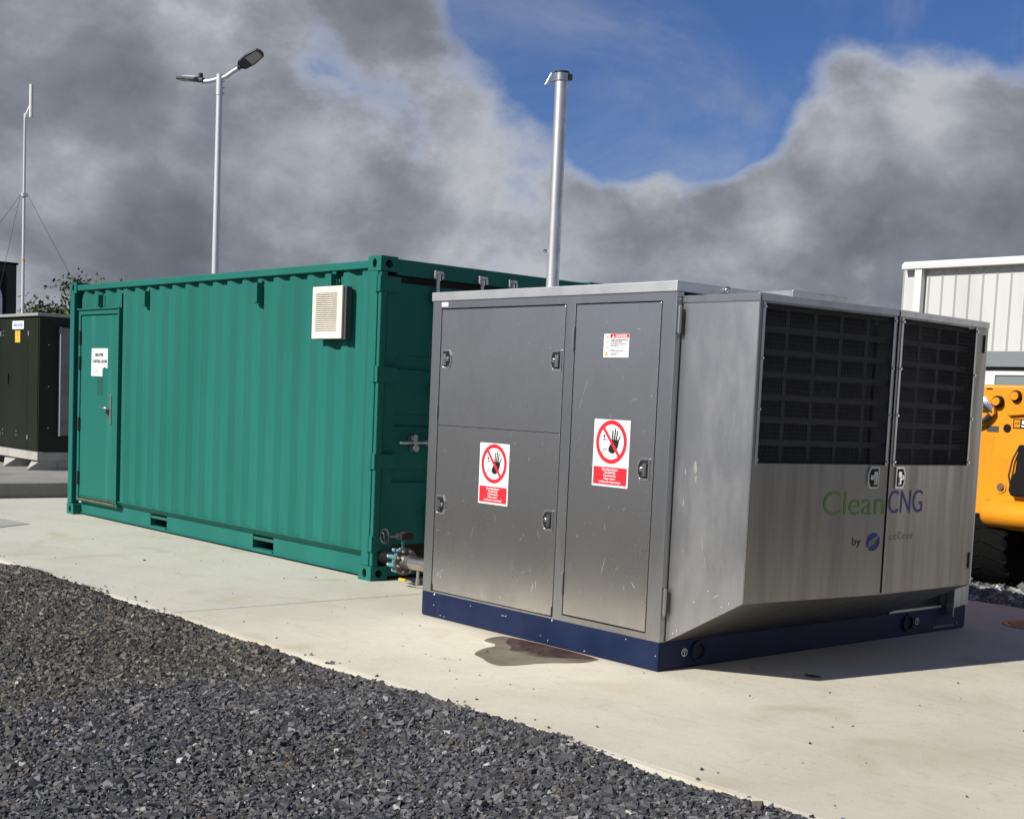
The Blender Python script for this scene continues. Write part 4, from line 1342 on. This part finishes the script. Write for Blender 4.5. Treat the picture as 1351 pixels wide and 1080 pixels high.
for x, z, l, a, wd in ((-0.70, 1.60, 0.16, 1.2, 0.003), (-0.74, 1.49, 0.10, 1.3, 0.003), (-2.04, 1.14, 0.02, 0.5, 0.006), (-1.72, 0.62, 0.10, 1.3, 0.003), (-2.07, 0.30, 0.06, 1.2, 0.012), (-2.04, 0.29, 0.05, 1.9, 0.009), (-2.03, 0.33, 0.04, 0.5, 0.007),
                       (-2.09, 0.60, 0.03, 0.3, 0.006), (-1.10, 0.34, 0.09, 1.4, 0.010), (-1.07, 0.36, 0.07, 1.7, 0.006), (-0.48, 0.55, 0.13, 1.3, 0.004), (-0.30, 0.44, 0.05, 1.6, 0.005), (-0.33, 0.90, 0.03, 0.9, 0.004), (-0.72, 0.30, 0.02, 1, 0.006),
                       (-1.00, 1.20, 0.014, 0.8, 0.006), (-0.96, 1.255, 0.013, 0.2, 0.006), (-0.62, 1.14, 0.02, 0.9, 0.004), (-1.3, 0.44, 0.09, 1.5, 0.003)):
    scuff(x, z, l * 0.85, a, wd * 0.6, 0.0029)
for _ in range(110):
    x = random.choice((random.uniform(-2.12, -0.93), random.uniform(-0.80, -0.13)))
    z = 0.22 + 1.8 * random.random() ** 1.5
    if not 1.29 < z < 1.33:
        scuff(x, z, random.uniform(0.008, 0.05), random.choice((random.gauss(1.4, 0.3), random.uniform(0, 3.1))), random.uniform(0.0010, 0.0026), 0.0029)
part('scratch_marks', sc, M_scuff, cab)
sc = MB()
for x, z, l, a, wd in ((0.160, 1.175, 0.085, 1.7, 0.032), (0.168, 1.11, 0.06, 1.5, 0.014), (0.088, 1.145, 0.05, 1.55, 0.012), (0.085, 0.97, 0.055, 1.5, 0.010), (0.24, 0.76, 0.13, 1.75, 0.006), (0.265, 0.66, 0.12, 1.8, 0.005), (0.36, 0.48, 0.07, 0.5, 0.010),
                       (0.10, 0.70, 0.012, 0.4, 0.010), (0.15, 0.60, 0.012, 1, 0.010), (0.42, 0.60, 0.010, 1, 0.008), (0.31, 0.86, 0.010, 1, 0.008), (0.38, 1.82, 0.02, 0.2, 0.005), (0.45, 1.55, 0.03, 1.4, 0.004)):
    scuff(x, z, l * 0.9, a, wd * 0.7, AY0 - 0.0122)
part('scratch_marks', sc, mat('dried_splash', (0.27, 0.26, 0.235), 0.75), cab)
sc = MB()
for x, z, l, a, wd in ((-2.10, 0.085, 0.018, 0.4, 0.008), (-2.02, 0.025, 0.02, 0.2, 0.007), (-1.98, 0.022, 0.014, 0.5, 0.008), (-1.70, 0.137, 0.012, 0.5, 0.008), (-1.37, 0.12, 0.05, 0.1, 0.004), (-1.34, 0.122, 0.03, 0.4, 0.006), (-1.0, 0.05, 0.012, 1, 0.008), (-0.93, 0.03, 0.02, 1.4, 0.006), (-0.26, 0.148, 0.014, 1, 0.008), (-0.02, 0.09, 0.014, 0.6, 0.009), (-2.095, SK - 0.008, 0.04, 0.7, 0.014), (-0.90, SK - 0.006, 0.03, 1.2, 0.012), (-0.6, 0.02, 0.03, 0.2, 0.006)):
    scuff(x, z, l * 0.6, a, wd * 0.55, -0.0002)
part('paint_chips', sc, M_white, skid)

# vent stack on the roof
VX, VY = -1.425, 0.35
vs = thing('vent_stack', 'tall thin galvanised vent pipe rising from the cabinet roof', 'vent pipe', (VX, VY, UH))
part('pipe', MB().tube((VX, VY, UH + 0.001), (VX, VY, 3.575), 0.0415, 28), M_galv, vs, smooth=40)
part('base_flange', MB().tube((VX, VY, UH + 0.0005), (VX, VY, UH + 0.012), 0.085, 24), M_galv, vs, smooth=40)
cl = part('clamp_ring', MB().tube((VX, VY, 3.545), (VX, VY, 3.592), 0.0475, 28), M_steelframe, vs, smooth=40)
part('rain_cap', MB().tube((VX, VY, 3.5925), (VX, VY, 3.604), 0.049, 28), M_black, vs, smooth=40)
mb = MB()
ca, sa = Rr.x / math.hypot(Rr.x, Rr.y), Rr.y / math.hypot(Rr.x, Rr.y)
fl_ = lambda u, v, q: (VX - 0.03 - u * 0.66 + q * 0.74, VY - 0.03 - u * 0.74 - q * 0.66, 3.575 + v)
mb.plate([(0.0, 0.012), (0.034, 0.016), (0.048, -0.010), (0.072, -0.060), (0.052, -0.066), (0.036, -0.040), (0.0, -0.036)], [], lambda u, v, q: (VX - (0.035 + u) * 0.665 + (q - 0.012) * 0.745, VY - (0.035 + u) * 0.745 - (q - 0.012) * 0.665, 3.578 + v), 0.024)
part('clamp_lever', mb, M_latch, cl, bevel=0.003)
mb = MB().box(VX + 0.030, VX + 0.052, VY + 0.020, VY + 0.046, 3.552, 3.59)
part('clamp_bolt', mb, M_rust, cl)
part('side_plug', MB().tube((VX - 0.028, VY - 0.030, 2.468), (VX - 0.046, VY - 0.050, 2.468), 0.011, 10), M_bright, vs, smooth=40)

# ------------------------------------------------------------------ lamp column
LX_, LY_ = -19.02, 7.295
lp = thing('street_lamp', 'tall grey lamp column with two angled heads behind the container', 'street lamp', (LX_, LY_, -0.3))
LZ = 7.49
part('pole', MB().path([(LX_, LY_, -0.3), (LX_, LY_, 4.0), (LX_, LY_, LZ - 0.35)], 0.072, 16, True, 0.056), M_galvpole, lp, smooth=40)
mb = MB().tube((LX_, LY_, LZ - 0.36), (LX_, LY_, LZ + 0.03), 0.064, 16)
for z in (LZ - 0.10, LZ - 0.22, LZ - 0.33):
    mb.tube((LX_ + 0.04, LY_ + 0.045, z), (LX_ + 0.063, LY_ + 0.075, z), 0.014, 6)
part('pole_sleeve', mb, M_galvpole, lp, smooth=40)
rx = Vector((Rr.x, Rr.y, 0)).normalized()       # across the view
ry = Vector((-rx.y, rx.x, 0))                   # away from the view


def lp_pt(a, b, c):
    v = Vector((LX_, LY_, LZ)) + rx * a + ry * b
    v.z += c
    return v


ra = [lp_pt(0.0, 0, -0.05), lp_pt(0.12, -0.02, -0.015), lp_pt(0.25, -0.045, 0.075), lp_pt(0.36, -0.06, 0.145)]
part('arm', MB().path(ra, 0.040, 12), M_galvpole, lp, smooth=50)
la = [lp_pt(0.0, 0, -0.05), lp_pt(-0.10, 0.03, -0.07), lp_pt(-0.22, 0.06, -0.095), lp_pt(-0.36, 0.10, -0.10)]
part('arm', MB().path(la, 0.040, 12), M_galvpole, lp, smooth=50)


def lamp_head(origin, ax, side, nrm, label):
    """ax along the head, side across, nrm up out of the top"""
    o = Vector(origin)
    f = lambda u, v, q: tuple(o + (ax * u + side * (v * 0.76) + nrm * q) * 0.95)
    out = [(-0.02, -0.06), (0.05, -0.155), (0.30, -0.19), (0.56, -0.15), (0.60, -0.06), (0.60, 0.06), (0.56, 0.15), (0.30, 0.19), (0.05, 0.155), (-0.02, 0.06)]
    h = part('lamp_head', MB().plate(out, [], f, 0.055), M_lampbody, lp, label=label, bevel=0.012)
    top = [(0.0, -0.05), (0.05, -0.12), (0.30, -0.13), (0.44, -0.09), (0.44, 0.09), (0.30, 0.13), (0.05, 0.12), (0.0, 0.05)]
    part('heat_sink', MB().plate(top, [], lambda u, v, q: f(u, v, 0.0555 + q), 0.03), M_lamplight, h, bevel=0.01)
    part('lens', MB().plate([(0.24, -0.145), (0.53, -0.118), (0.555, 0.0), (0.53, 0.118), (0.24, 0.145)], [], lambda u, v, q: f(u, v, -0.0012 - q), 0.004), M_lens, h)
    part('mounting_socket', MB().tube(f(-0.10, 0, 0.02), f(0.03, 0, 0.02), 0.05, 12), M_lampbody, h, smooth=40)
    return h


ax = (rx * 0.80 - ry * 0.42 + Vector((0, 0, 0.42))).normalized()
sd_ = (rx * -0.30 - ry * 0.62 + Vector((0, 0, 0.40)))
sd_ = (sd_ - ax * sd_.dot(ax)).normalized()
nr = sd_.cross(ax).normalized()
if nr.dot(ry) < 0:
    nr = -nr
sd_ = ax.cross(nr).normalized()
lamp_head(lp_pt(0.40, -0.065, 0.17), ax, sd_, nr, 'lamp head showing its underside')
ax2 = (-rx * 0.80 + ry * 0.45 + Vector((0, 0, 0.10))).normalized()
sd2 = ax2.cross(Vector((0, 0, 1))).normalized()
nr2 = sd2.cross(ax2).normalized()
lamp_head(lp_pt(-0.42, 0.12, -0.085), ax2, sd2, nr2, 'lamp head seen edge on')
part('photocell', MB().tube(lp_pt(-0.40, 0.12, -0.02), lp_pt(-0.40, 0.12, 0.06), 0.045, 10), M_black, lp, smooth=40)

# ------------------------------------------------------------------ antenna mast
AX, AY, = -17.17, 2.86
am = thing('antenna_mast', 'slender metal mast with a white antenna and guy wires', 'mast', (AX, AY, 0.19))
top = Vector((-16.955, 2.78, 5.80))
part('pole', MB().path([(AX - 0.0, AY, 0.19), (AX, AY, 3.6), (AX, AY, 5.78)], 0.031, 12, True, 0.020), M_galvpole, am, smooth=40)
b0 = Vector((AX, AY, 5.70))
part('offset_arm', MB().path([b0, b0 + rx * 0.03 + Vector((0, 0, 0.08)), b0 + rx * 0.085 + Vector((0, 0, 0.20))], 0.022, 8), M_galvpole, am, smooth=40)
b1 = b0 + rx * 0.10
part('antenna', MB().tube(b1 + Vector((0, 0, 0.02)), b1 + Vector((0, 0, 0.54)), 0.034, 14), M_trim, am, smooth=40)
b2 = Vector((AX, AY, 4.478))
part('guy_collar', MB().tube(b2 - Vector((0, 0, 0.03)), b2 + Vector((0, 0, 0.03)), 0.055, 12), M_galv, am, smooth=40)
for a, b, c in ((-1.9, -0.4, -2.9), (-1.05, 0.9, -2.9), (1.15, 0.5, -2.2)):
    part('guy_wire', MB().tube(b2 + rx * (0.06 if a > 0 else -0.06), b2 + rx * a + ry * b + Vector((0, 0, c)), 0.0032, 5), M_bars, am, smooth=40)
part('cable_tie', MB().tube((AX, AY, 3.40), (AX, AY, 3.44), 0.0285, 10), M_labyellow, am, smooth=40)

# ------------------------------------------------------------------ green kiosk
KX, KY, KZ = -14.19, 1.98, 0.19
ki = thing('utility_kiosk', 'dark green equipment kiosk on a pale base left of the container', 'kiosk', (KX - 1.2, KY + 0.9, KZ))
KW, KD = 2.6, 2.0
part('body', MB().box(KX - KW, KX, KY, KY + KD, 0.453, 2.405), M_kiosk, ki, bevel=0.008)
part('roof', MB().box(KX - KW - 0.04, KX + 0.035, KY - 0.04, KY + KD + 0.04, 2.406, 2.448), M_kiosktrim, ki, bevel=0.006)
part('plinth_band', MB().box(KX - KW - 0.01, KX + 0.012, KY - 0.012, KY + KD + 0.01, 0.330, 0.452), M_kioskbase, ki, bevel=0.004)
for x0, x1 in ((KX - 0.40, KX - 0.02), (KX - 1.5, KX - 0.9), (KX - KW, KX - 2.2)):
    mb = MB().sweep(None, [(x0, KY + 0.08, KZ), (x1, KY - 0.16, KZ), (x1, KY + 0.05, 0.329), (x0, KY + 0.08, 0.329)], [(x0, KY + 0.75, KZ), (x1, KY + 0.75, KZ), (x1, KY + 0.75, 0.329), (x0, KY + 0.75, 0.329)])
    part('support_foot', mb, M_kioskbase, ki)
part('support_foot', MB().box(KX - 0.30, KX - 0.01, KY + 0.30, KY + 1.4, KZ, 0.328), M_kiosktrim, ki)
for x0, x1 in ((KX - 0.405, KX - 0.02), (KX - 1.50, KX - 0.415), (KX - KW + 0.02, KX - 1.51)):
    mb = MB().box(x0, x1, KY - 0.010, KY - 0.0005, 0.50, 2.36)
    p_ = part('door_panel', mb, M_kiosk, ki, bevel=0.003)
    for z in (2.16, 0.65):
        part('hinge', MB().box(x0 + 0.02, x0 + 0.055, KY - 0.02, KY - 0.0105, z - 0.035, z + 0.035), M_galv, p_)
part('door_handle', MB().box(KX - 1.17, KX - 1.13, KY - 0.030, KY - 0.0105, 1.42, 1.56), M_black, ki)
for x in (KX - 0.80, KX - 1.35):
    for z in (2.14, 2.20, 0.66, 0.72):
        part('bolt', MB().tube((x, KY - 0.0105, z), (x, KY - 0.02, z), 0.012, 6), M_galv, ki)
lb = part('name_label', MB().plate(rect(KX - 1.010, KX - 0.565, 2.225, 2.345), [], lambda u, v, q: (u, KY - 0.0105 - q, v), 0.002), M_white, ki, label='white label with blue lettering')
part('lettering', text_mb('skcorp', lambda u, v, t_: (KX - 0.965 + u, KY - 0.0132 - t_, 2.248 + v), 0.36, 0.072, bold=0.02), M_blueink, lb)
part('warning_label', MB().plate(rect(KX - 0.895, KX - 0.700, 2.03, 2.205), [], lambda u, v, q: (u, KY - 0.0105 - q, v), 0.002), M_labyellow, ki, label='yellow warning label')
vb = part('side_duct', MB().box(KX + 0.0005, KX + 0.055, KY + 0.30, KY + 0.90, 0.70, 2.26), M_pinkgrey, ki, bevel=0.006)
part('duct_edge', MB().box(KX + 0.0005, KX + 0.068, KY + 0.285, KY + 0.299, 0.69, 2.27), M_kiosktrim, vb)
for z in (0.8, 1.4, 2.0):
    part('bolt', MB().tube((KX, KY + 0.14, z), (KX + 0.008, KY + 0.14, z), 0.010, 6), M_galv, ki)

# dark cabin behind the kiosk with bent conduit
bx = thing('plant_enclosure', 'tall black enclosure standing behind the dark green kiosk', 'enclosure', (-23, 1.1, 0.19))
part('shell', MB().box(-25.0, -21.05, -2.0, 4.2, 0.19, 3.66), M_black, bx, bevel=0.01)
part('lid', MB().box(-25.05, -21.02, -2.03, 4.22, 3.661, 3.70), M_jdark, bx)
part('door_panel', MB().box(-21.0495, -21.03, 1.2, 4.0, 0.5, 3.5), M_jdark, bx)
cdt = thing('conduit', 'bent grey conduit pipe in front of the black enclosure', 'pipe', (-20.0, 3.4, 0.19))
c0 = Vector((-20.10, 3.52, 2.55))
ark = [Vector((-20.10, 3.52, 0.19)), c0] + [c0 + rx * (-0.28 * (1 - math.cos(a))) + Vector((0, 0, 0.40 + 0.28 * math.sin(a))) for a in np.linspace(0, math.pi / 2, 8)] + [c0 + rx * -1.5 + Vector((0, 0, 0.68))]
part('bend', MB().path(ark, 0.065, 12), M_galvpole, cdt, smooth=50)
mb = MB().box(-20.9, -20.35, 3.1, 3.3, 2.50, 2.68)
part('junction_box', mb, M_blueink, cdt, bevel=0.01)


# ------------------------------------------------------------------ trees
def tree(name, label, base, h, rad, seed, nleaf, group):
    r = random.Random(seed)
    T = thing(name, label, 'tree', base, group)
    bx_, by_, bz_ = base
    tr = MB()
    pts = [Vector(base)]
    for i in range(1, 6):
        pts.append(Vector((bx_ + r.uniform(-0.12, 0.12) * i * 0.5, by_ + r.uniform(-0.12, 0.12) * i * 0.5, bz_ + h * 0.62 * i / 5)))
    tr.path(pts, 0.16, 8, True, 0.05)
    tips = []
    for k in range(12):
        s = pts[r.randint(2, 5)]
        a = r.uniform(0, 6.28)
        d = Vector((math.cos(a), math.sin(a), r.uniform(0.25, 1.1))).normalized()
        l = rad * r.uniform(0.6, 1.05)
        mid = s + d * l * 0.5 + Vector((0, 0, 0.1))
        e = s + d * l + Vector((0, 0, 0.25))
        e.z = min(e.z, bz_ + h - 0.25)
        tr.path([s, mid, e], 0.045, 6, True, 0.012)
        tips += [e, mid, s + d * l * 0.8]
    part('trunk', tr, M_bark, T, smooth=50)
    lf = MB()
    tips += [Vector((bx_ + r.uniform(-1, 1) * rad * 0.5, by_ + r.uniform(-1, 1) * rad * 0.5, bz_ + h * r.uniform(0.7, 0.97))) for _ in range(14)]
    for _ in range(46):
        a, rr_ = r.uniform(0, 6.28), rad * 0.95 * math.sqrt(r.random())
        tips.append(Vector((bx_ + rr_ * math.cos(a), by_ + rr_ * math.sin(a), bz_ + h * r.uniform(0.55, 0.80))))
    for i in range(nleaf):
        c = tips[r.randrange(len(tips))]
        q = c + Vector((r.gauss(0, 1), r.gauss(0, 1), r.gauss(0, 0.8))) * rad * 0.15
        u = Vector((r.gauss(0, 1), r.gauss(0, 1), r.gauss(0, 1))).normalized()
        w_ = u.cross(Vector((r.gauss(0, 1), r.gauss(0, 1), r.gauss(0, 1)))).normalized()
        s = r.uniform(0.035, 0.08)
        lf.add([q - u * s, q + w_ * s * 0.55, q + u * s * 1.1, q - w_ * s * 0.55], [(0, 1, 2, 3)])
    o = part('crown', lf, M_leafa, T)
    return T


tree('tree', 'leafy green tree showing above the left end of the container roof', (-31.40, 10.45, -0.3), 4.55, 1.75, 4, 19000, 'trees behind the container')
tree('tree', 'low bushy tree top showing over the kiosk roof beside the container', (-31.95, 9.25, -0.3), 3.95, 1.0, 9, 9000, 'trees behind the container')
tree('tree', 'small leafy sprig showing over the kiosk roof by the mast foot', (-32.2, 8.65, -0.3), 3.62, 0.55, 15, 800, 'trees behind the container')

# ------------------------------------------------------------------ white building
BY = 20.0
BZ0, BZ1 = 2.975, 4.72
bd = thing('white_building', 'white ribbed clad building with a grey band behind the yellow machine', 'building', (-2, BY + 5, -0.3))
part('wall_core', MB().box(-11.80, 14, BY + 0.05, BY + 12, -0.3, BZ1), M_cladding, bd)
rib_x = [-11.83 + 0.3195 * i for i in range(80)]
for i in range(48):
    x = rib_x[i]
    mb = MB()
    fz = lambda q: (x + q)
    pr = lambda z: [(x, BY + 0.049, z), (x, BY, z), (x + 0.022, BY - 0.028, z), (x + 0.044, BY, z), (x + 0.3195 - 0.006, BY, z), (x + 0.3195 - 0.006, BY + 0.049, z)]
    mb.sweep(None, pr(BZ0 + 0.002), pr(BZ1 - 0.002))
    part('cladding_sheet', mb, M_cladding, bd)
mb = MB()
mb.sweep(None, [(-11.745, BY + 0.05, BZ1), (-11.745, BY - 0.20, BZ1 + 0.005), (-11.745, BY - 0.21, BZ1 + 0.085), (-11.745, BY - 0.12, BZ1 + 0.165), (-11.745, BY + 0.05, BZ1 + 0.165)],
         [(14, BY + 0.05, BZ1), (14, BY - 0.20, BZ1 + 0.005), (14, BY - 0.21, BZ1 + 0.085), (14, BY - 0.12, BZ1 + 0.165), (14, BY + 0.05, BZ1 + 0.165)])
part('eaves_gutter', mb, M_trim, bd)
part('roof', MB().add([(-11.75, BY + 0.051, BZ1 + 0.15), (14, BY + 0.051, BZ1 + 0.15), (14, BY + 12, BZ1 + 0.35), (-11.75, BY + 12, BZ1 + 0.35), (-11.75, BY + 0.051, BZ1 + 0.003), (14, BY + 0.051, BZ1 + 0.003), (14, BY + 12, BZ1 + 0.003), (-11.75, BY + 12, BZ1 + 0.003)],
                                [(0, 1, 2, 3), (7, 6, 5, 4), (0, 4, 5, 1), (1, 5, 6, 2), (2, 6, 7, 3), (3, 7, 4, 0)]), M_trim, bd)
part('downpipe_casing', MB().box(-11.435, -11.265, BY - 0.17, BY - 0.03, -0.3, BZ1 - 0.001), M_trim, bd)
part('grey_band', MB().box(-11.9, 14, BY - 0.07, BY + 0.049, 2.652, 2.974), M_band, bd, bevel=0.008)
part('band_seal', MB().box(-11.9, 14, BY - 0.03, BY + 0.048, 2.575, 2.651), M_jdark, bd)
part('lower_wall', MB().box(-11.8, 14, BY - 0.02, BY + 0.049, -0.3, 2.574), M_trim, bd)
wf = part('window_frame', MB().plate(rect(-9.50, -6.2, 1.2, 2.565), [rect(-9.43, -6.27, 1.27, 2.485)], lambda u, v, q: (u, BY - 0.075 + q, v), 0.054), M_trim, bd)
part('window_pane', MB().box(-9.43, -6.27, BY - 0.045, BY - 0.035, 1.27, 2.485), M_band, wf)

# ------------------------------------------------------------------ yellow telehandler
TY, TX, TG = 7.6, -2.53, -0.30
te = thing('telehandler', 'yellow telescopic handler parked beyond the steel cabinet', 'telehandler', (TX + 1.15, TY + 2.2, TG))
mb = MB()
prof = [(0.03, 0.345), (0.17, 0.345), (0.135, 0.42), (0.13, 0.60), (0.16, 0.66), (2.20, 0.66), (2.30, 0.80), (2.30, 1.80), (2.24, 1.90), (1.55, 1.90), (0.02, 1.90), (-0.03, 1.86), (0.0, 0.44)]
body = part('rear_body', MB().plate([(TX + a, b) for a, b in prof], [], lambda u, v, q: (u, TY + q, v), 1.30), M_jyellow, te, bevel=0.03)
# rounded counterweight bumper
mb = MB()
def bump_sec(x, s):
    out = []
    for a in np.linspace(-math.pi / 2, math.pi / 2, 9):
        out.append((x, TY + 0.05 - s * 0.26 * math.cos(a), 0.535 + 0.165 * s * math.sin(a)))
    return out + [(x, TY + 0.30, 0.535 + 0.165 * s), (x, TY + 0.30, 0.535 - 0.165 * s)]
secs = [bump_sec(TX + 0.155, 0.55), bump_sec(TX + 0.18, 0.85), bump_sec(TX + 0.24, 1.0), bump_sec(TX + 2.05, 1.0), bump_sec(TX + 2.12, 0.85), bump_sec(TX + 2.15, 0.55)]
n_ = len(secs[0])
mb.add([p for s in secs for p in s], [(i * n_ + j, i * n_ + (j + 1) % n_, (i + 1) * n_ + (j + 1) % n_, (i + 1) * n_ + j) for i in range(5) for j in range(n_)] + [tuple(range(n_)), tuple(5 * n_ + j for j in range(n_))])
part('counterweight', mb, M_jyellow, te, smooth=50)
part('chassis', MB().box(TX + 0.02, TX + 2.2, TY + 0.75, TY + 4.4, 0.12, 0.655), M_jdark, te)


def pin(x, z, r, parent, collar=M_jyellow):
    p_ = part('pivot_pin', MB().tube((x, TY + 0.002, z), (x, TY - 0.05, z), r, 18), M_jdark, parent, smooth=40)
    part('pin_head', MB().tube((x, TY - 0.051, z), (x, TY - 0.075, z), r * 0.7, 16), collar, p_, smooth=40)


pin(TX + 0.215, 1.722, 0.062, te)
bs = part('pin_boss', MB().plate([(TX + 0.31, 1.62), (TX + 0.30, 1.76), (TX + 0.36, 1.86), (TX + 0.46, 1.88), (TX + 0.62, 1.88), (TX + 0.62, 1.60), (TX + 0.36, 1.575)], [], lambda u, v, q: (u, TY - 0.001 - q, v), 0.04), M_jyellow, te, bevel=0.012)
p_ = part('pivot_pin', MB().tube((TX + 0.435, TY - 0.042, 1.785), (TX + 0.435, TY - 0.075, 1.785), 0.060, 18), M_jdark, te, smooth=40)
part('pin_head', MB().tube((TX + 0.435, TY - 0.0755, 1.785), (TX + 0.435, TY - 0.10, 1.785), 0.044, 16), M_jyellow, p_, smooth=40)
part('vent_slot', MB().box(TX + 0.10, TX + 0.235, TY - 0.006, TY - 0.0005, 1.402, 1.462), M_bars, te)
part('round_port', MB().plate(ellipse(TX + 0.332, 1.445, 0.045, 0.045, 22), [], lambda u, v, q: (u, TY - 0.0005 - q, v), 0.004), M_jdark, te)
part('top_slot', MB().box(TX + 0.06, TX + 0.13, TY - 0.004, TY - 0.0005, 1.848, 1.862), M_jdark, te)
pr_ = part('port_ring', MB().plate(ellipse(TX + 0.312, 0.815, 0.058, 0.058, 24), [ellipse(TX + 0.312, 0.815, 0.044, 0.044, 24)], lambda u, v, q: (u, TY - 0.0005 - q, v), 0.012), M_jyellow, te)
part('port_recess', MB().plate(ellipse(TX + 0.312, 0.815, 0.0435, 0.0435, 24), [], lambda u, v, q: (u, TY - 0.0005 - q, v), 0.002), M_rust, te)
part('port_bolt', MB().tube((TX + 0.318, TY - 0.003, 0.812), (TX + 0.318, TY - 0.022, 0.812), 0.024, 6), M_latch, te)
pl = part('model_plate', MB().plate(rect(TX + 0.395, TX + 0.80, 1.448, 1.548), [], lambda u, v, q: (u, TY - 0.0005 - q, v), 0.003), M_ink, te, label='black edged plate with a small logo and a number')
part('logo_patch', MB().plate(rect(TX + 0.408, TX + 0.475, 1.460, 1.536), [], lambda u, v, q: (u, TY - 0.0037 - q, v), 0.001), M_jyellow, pl)
part('lettering', text_mb('JCB', lambda u, v, t_: (TX + 0.415 + u, TY - 0.0050 - t_, 1.482 + v), 0.053, 0.030, bold=0.02), M_ink, pl)
part('number', text_mb('5', lambda u, v, t_: (TX + 0.490 + u, TY - 0.0040 - t_, 1.464 + v), 0.052, 0.070, bold=0.03), M_white, pl)
# black lamp cluster and hose at the right
mb = MB().path([(TX + 0.50, TY - 0.02, 1.27), (TX + 0.44, TY - 0.04, 1.12), (TX + 0.415, TY - 0.05, 0.95), (TX + 0.44, TY - 0.05, 0.86)], 0.010, 8)
part('cable', mb, M_hose, te, smooth=50)
part('tail_lamp', MB().plate([(TX + 0.47, 0.74), (TX + 0.44, 0.80), (TX + 0.45, 0.90), (TX + 0.50, 1.00), (TX + 0.52, 1.28), (TX + 0.70, 1.28), (TX + 0.70, 0.74)], [], lambda u, v, q: (u, TY - 0.001 - q, v), 0.09), M_jdark, te, bevel=0.015)
# hydraulic hoses at the left
for k in range(4):
    o_ = 0.030 * k
    p0 = Vector((TX - 0.06, TY - 0.05 - 0.02 * k, 1.80 - o_))
    p1 = Vector((TX + 0.085, TY - 0.06 - 0.01 * k, 1.755 - o_ * 0.8))
    p2 = Vector((TX + 0.185, TY - 0.05, 1.640 - o_ * 0.5))
    part('hydraulic_hose', MB().path([p0, p1, p2], 0.014, 8), M_bright if k < 3 else M_hose, te, smooth=50)
part('hose_clamp', MB().plate([(TX + 0.135, 1.60), (TX + 0.195, 1.665), (TX + 0.205, 1.60), (TX + 0.17, 1.555)], [], lambda u, v, q: (u, TY - 0.030 - q, v), 0.035), M_jyellow, te)
mb = MB().path([(TX + 0.16, TY - 0.05, 1.58), (TX + 0.08, TY - 0.06, 1.50), (TX - 0.01, TY - 0.06, 1.46), (TX - 0.10, TY - 0.05, 1.35)], 0.034, 10, True, 0.016)
part('hose_boot', mb, M_hose, te, smooth=50)
# wheels, mudguards, boom and cab (largely outside the frame)
for x in (TX + 0.17, TX + 2.1):
    for y in (TY + 0.44, TY + 3.4):
        whl = part('wheel', MB().tube((x - 0.28, y, TG + 0.53), (x + 0.28, y, TG + 0.53), 0.53, 36), M_tyre, te, smooth=40, bevel=0.05)
        sgn = -1 if x < TX + 1 else 1
        part('rim', MB().tube((x + sgn * 0.26, y, TG + 0.53), (x + sgn * 0.288, y, TG + 0.53), 0.30, 24), M_jyellow, whl, smooth=40)
        lg = MB()
        for k in range(22):
            a = 2 * math.pi * k / 22
            for s_ in (-1, 1):
                c0 = Vector((x + s_ * 0.02, y + 0.52 * math.cos(a), TG + 0.54 + 0.52 * math.sin(a)))
                c1 = Vector((x + s_ * 0.275, y + 0.52 * math.cos(a + 0.16), TG + 0.54 + 0.52 * math.sin(a + 0.16)))
                lg.tube(c0, c1, 0.022, 5)
        part('tyre_lugs', lg, M_tyre, whl)
part('axle', MB().tube((TX + 0.4, TY + 0.44, TG + 0.53), (TX + 1.9, TY + 0.44, TG + 0.53), 0.16, 12), M_jdark, te, smooth=40)
te.scale = (0.912, 0.912, 0.912)
part('engine_cover', MB().box(TX + 1.45, TX + 2.29, TY + 1.301, TY + 3.9, 0.66, 1.50), M_jyellow, te, bevel=0.04)
cabn = part('cab', MB().box(TX + 0.05, TX + 0.95, TY + 1.9, TY + 3.4, 0.66, 1.30), M_jyellow, te, bevel=0.04)
part('cab_glass', MB().box(TX + 0.08, TX + 0.92, TY + 1.95, TY + 3.35, 1.301, 1.72), M_jdark, cabn)
part('boom', MB().box(TX + 1.05, TX + 1.40, TY + 0.4, TY + 5.2, 1.30, 1.70), M_jyellow, te, bevel=0.02)

te.location = (-0.808, 8.450, -0.142)
# far land: low hedge line closing the horizon
hb = MB()
rr = random.Random(3)
n_h = 90
for ring_i, (R0, hgt) in enumerate(((150, 3.4), (260, 7.0))):
    top_ = []
    for i in range(n_h + 1):
        a = 2 * math.pi * i / n_h
        top_.append((R0 * math.cos(a), R0 * math.sin(a), hgt * (0.55 + 0.45 * rr.random())))
    for i in range(n_h):
        a, b = top_[i], top_[(i + 1) if i + 1 < n_h else 0]
        q = [(a[0], a[1], -0.36), (b[0], b[1], -0.36), b, a]
        k = 1.06
        q2 = [(p[0] * k, p[1] * k, p[2]) for p in q]
        hb.add(q + q2, [(0, 1, 2, 3), (7, 6, 5, 4), (3, 2, 6, 7)])
struct('far_hedges', hb, mat('hedge_green', (0.035, 0.048, 0.018), 0.9, var=(0.055, 0.07, 0.03), vscale=(0.25, 0.25, 0.25)), kind='stuff')
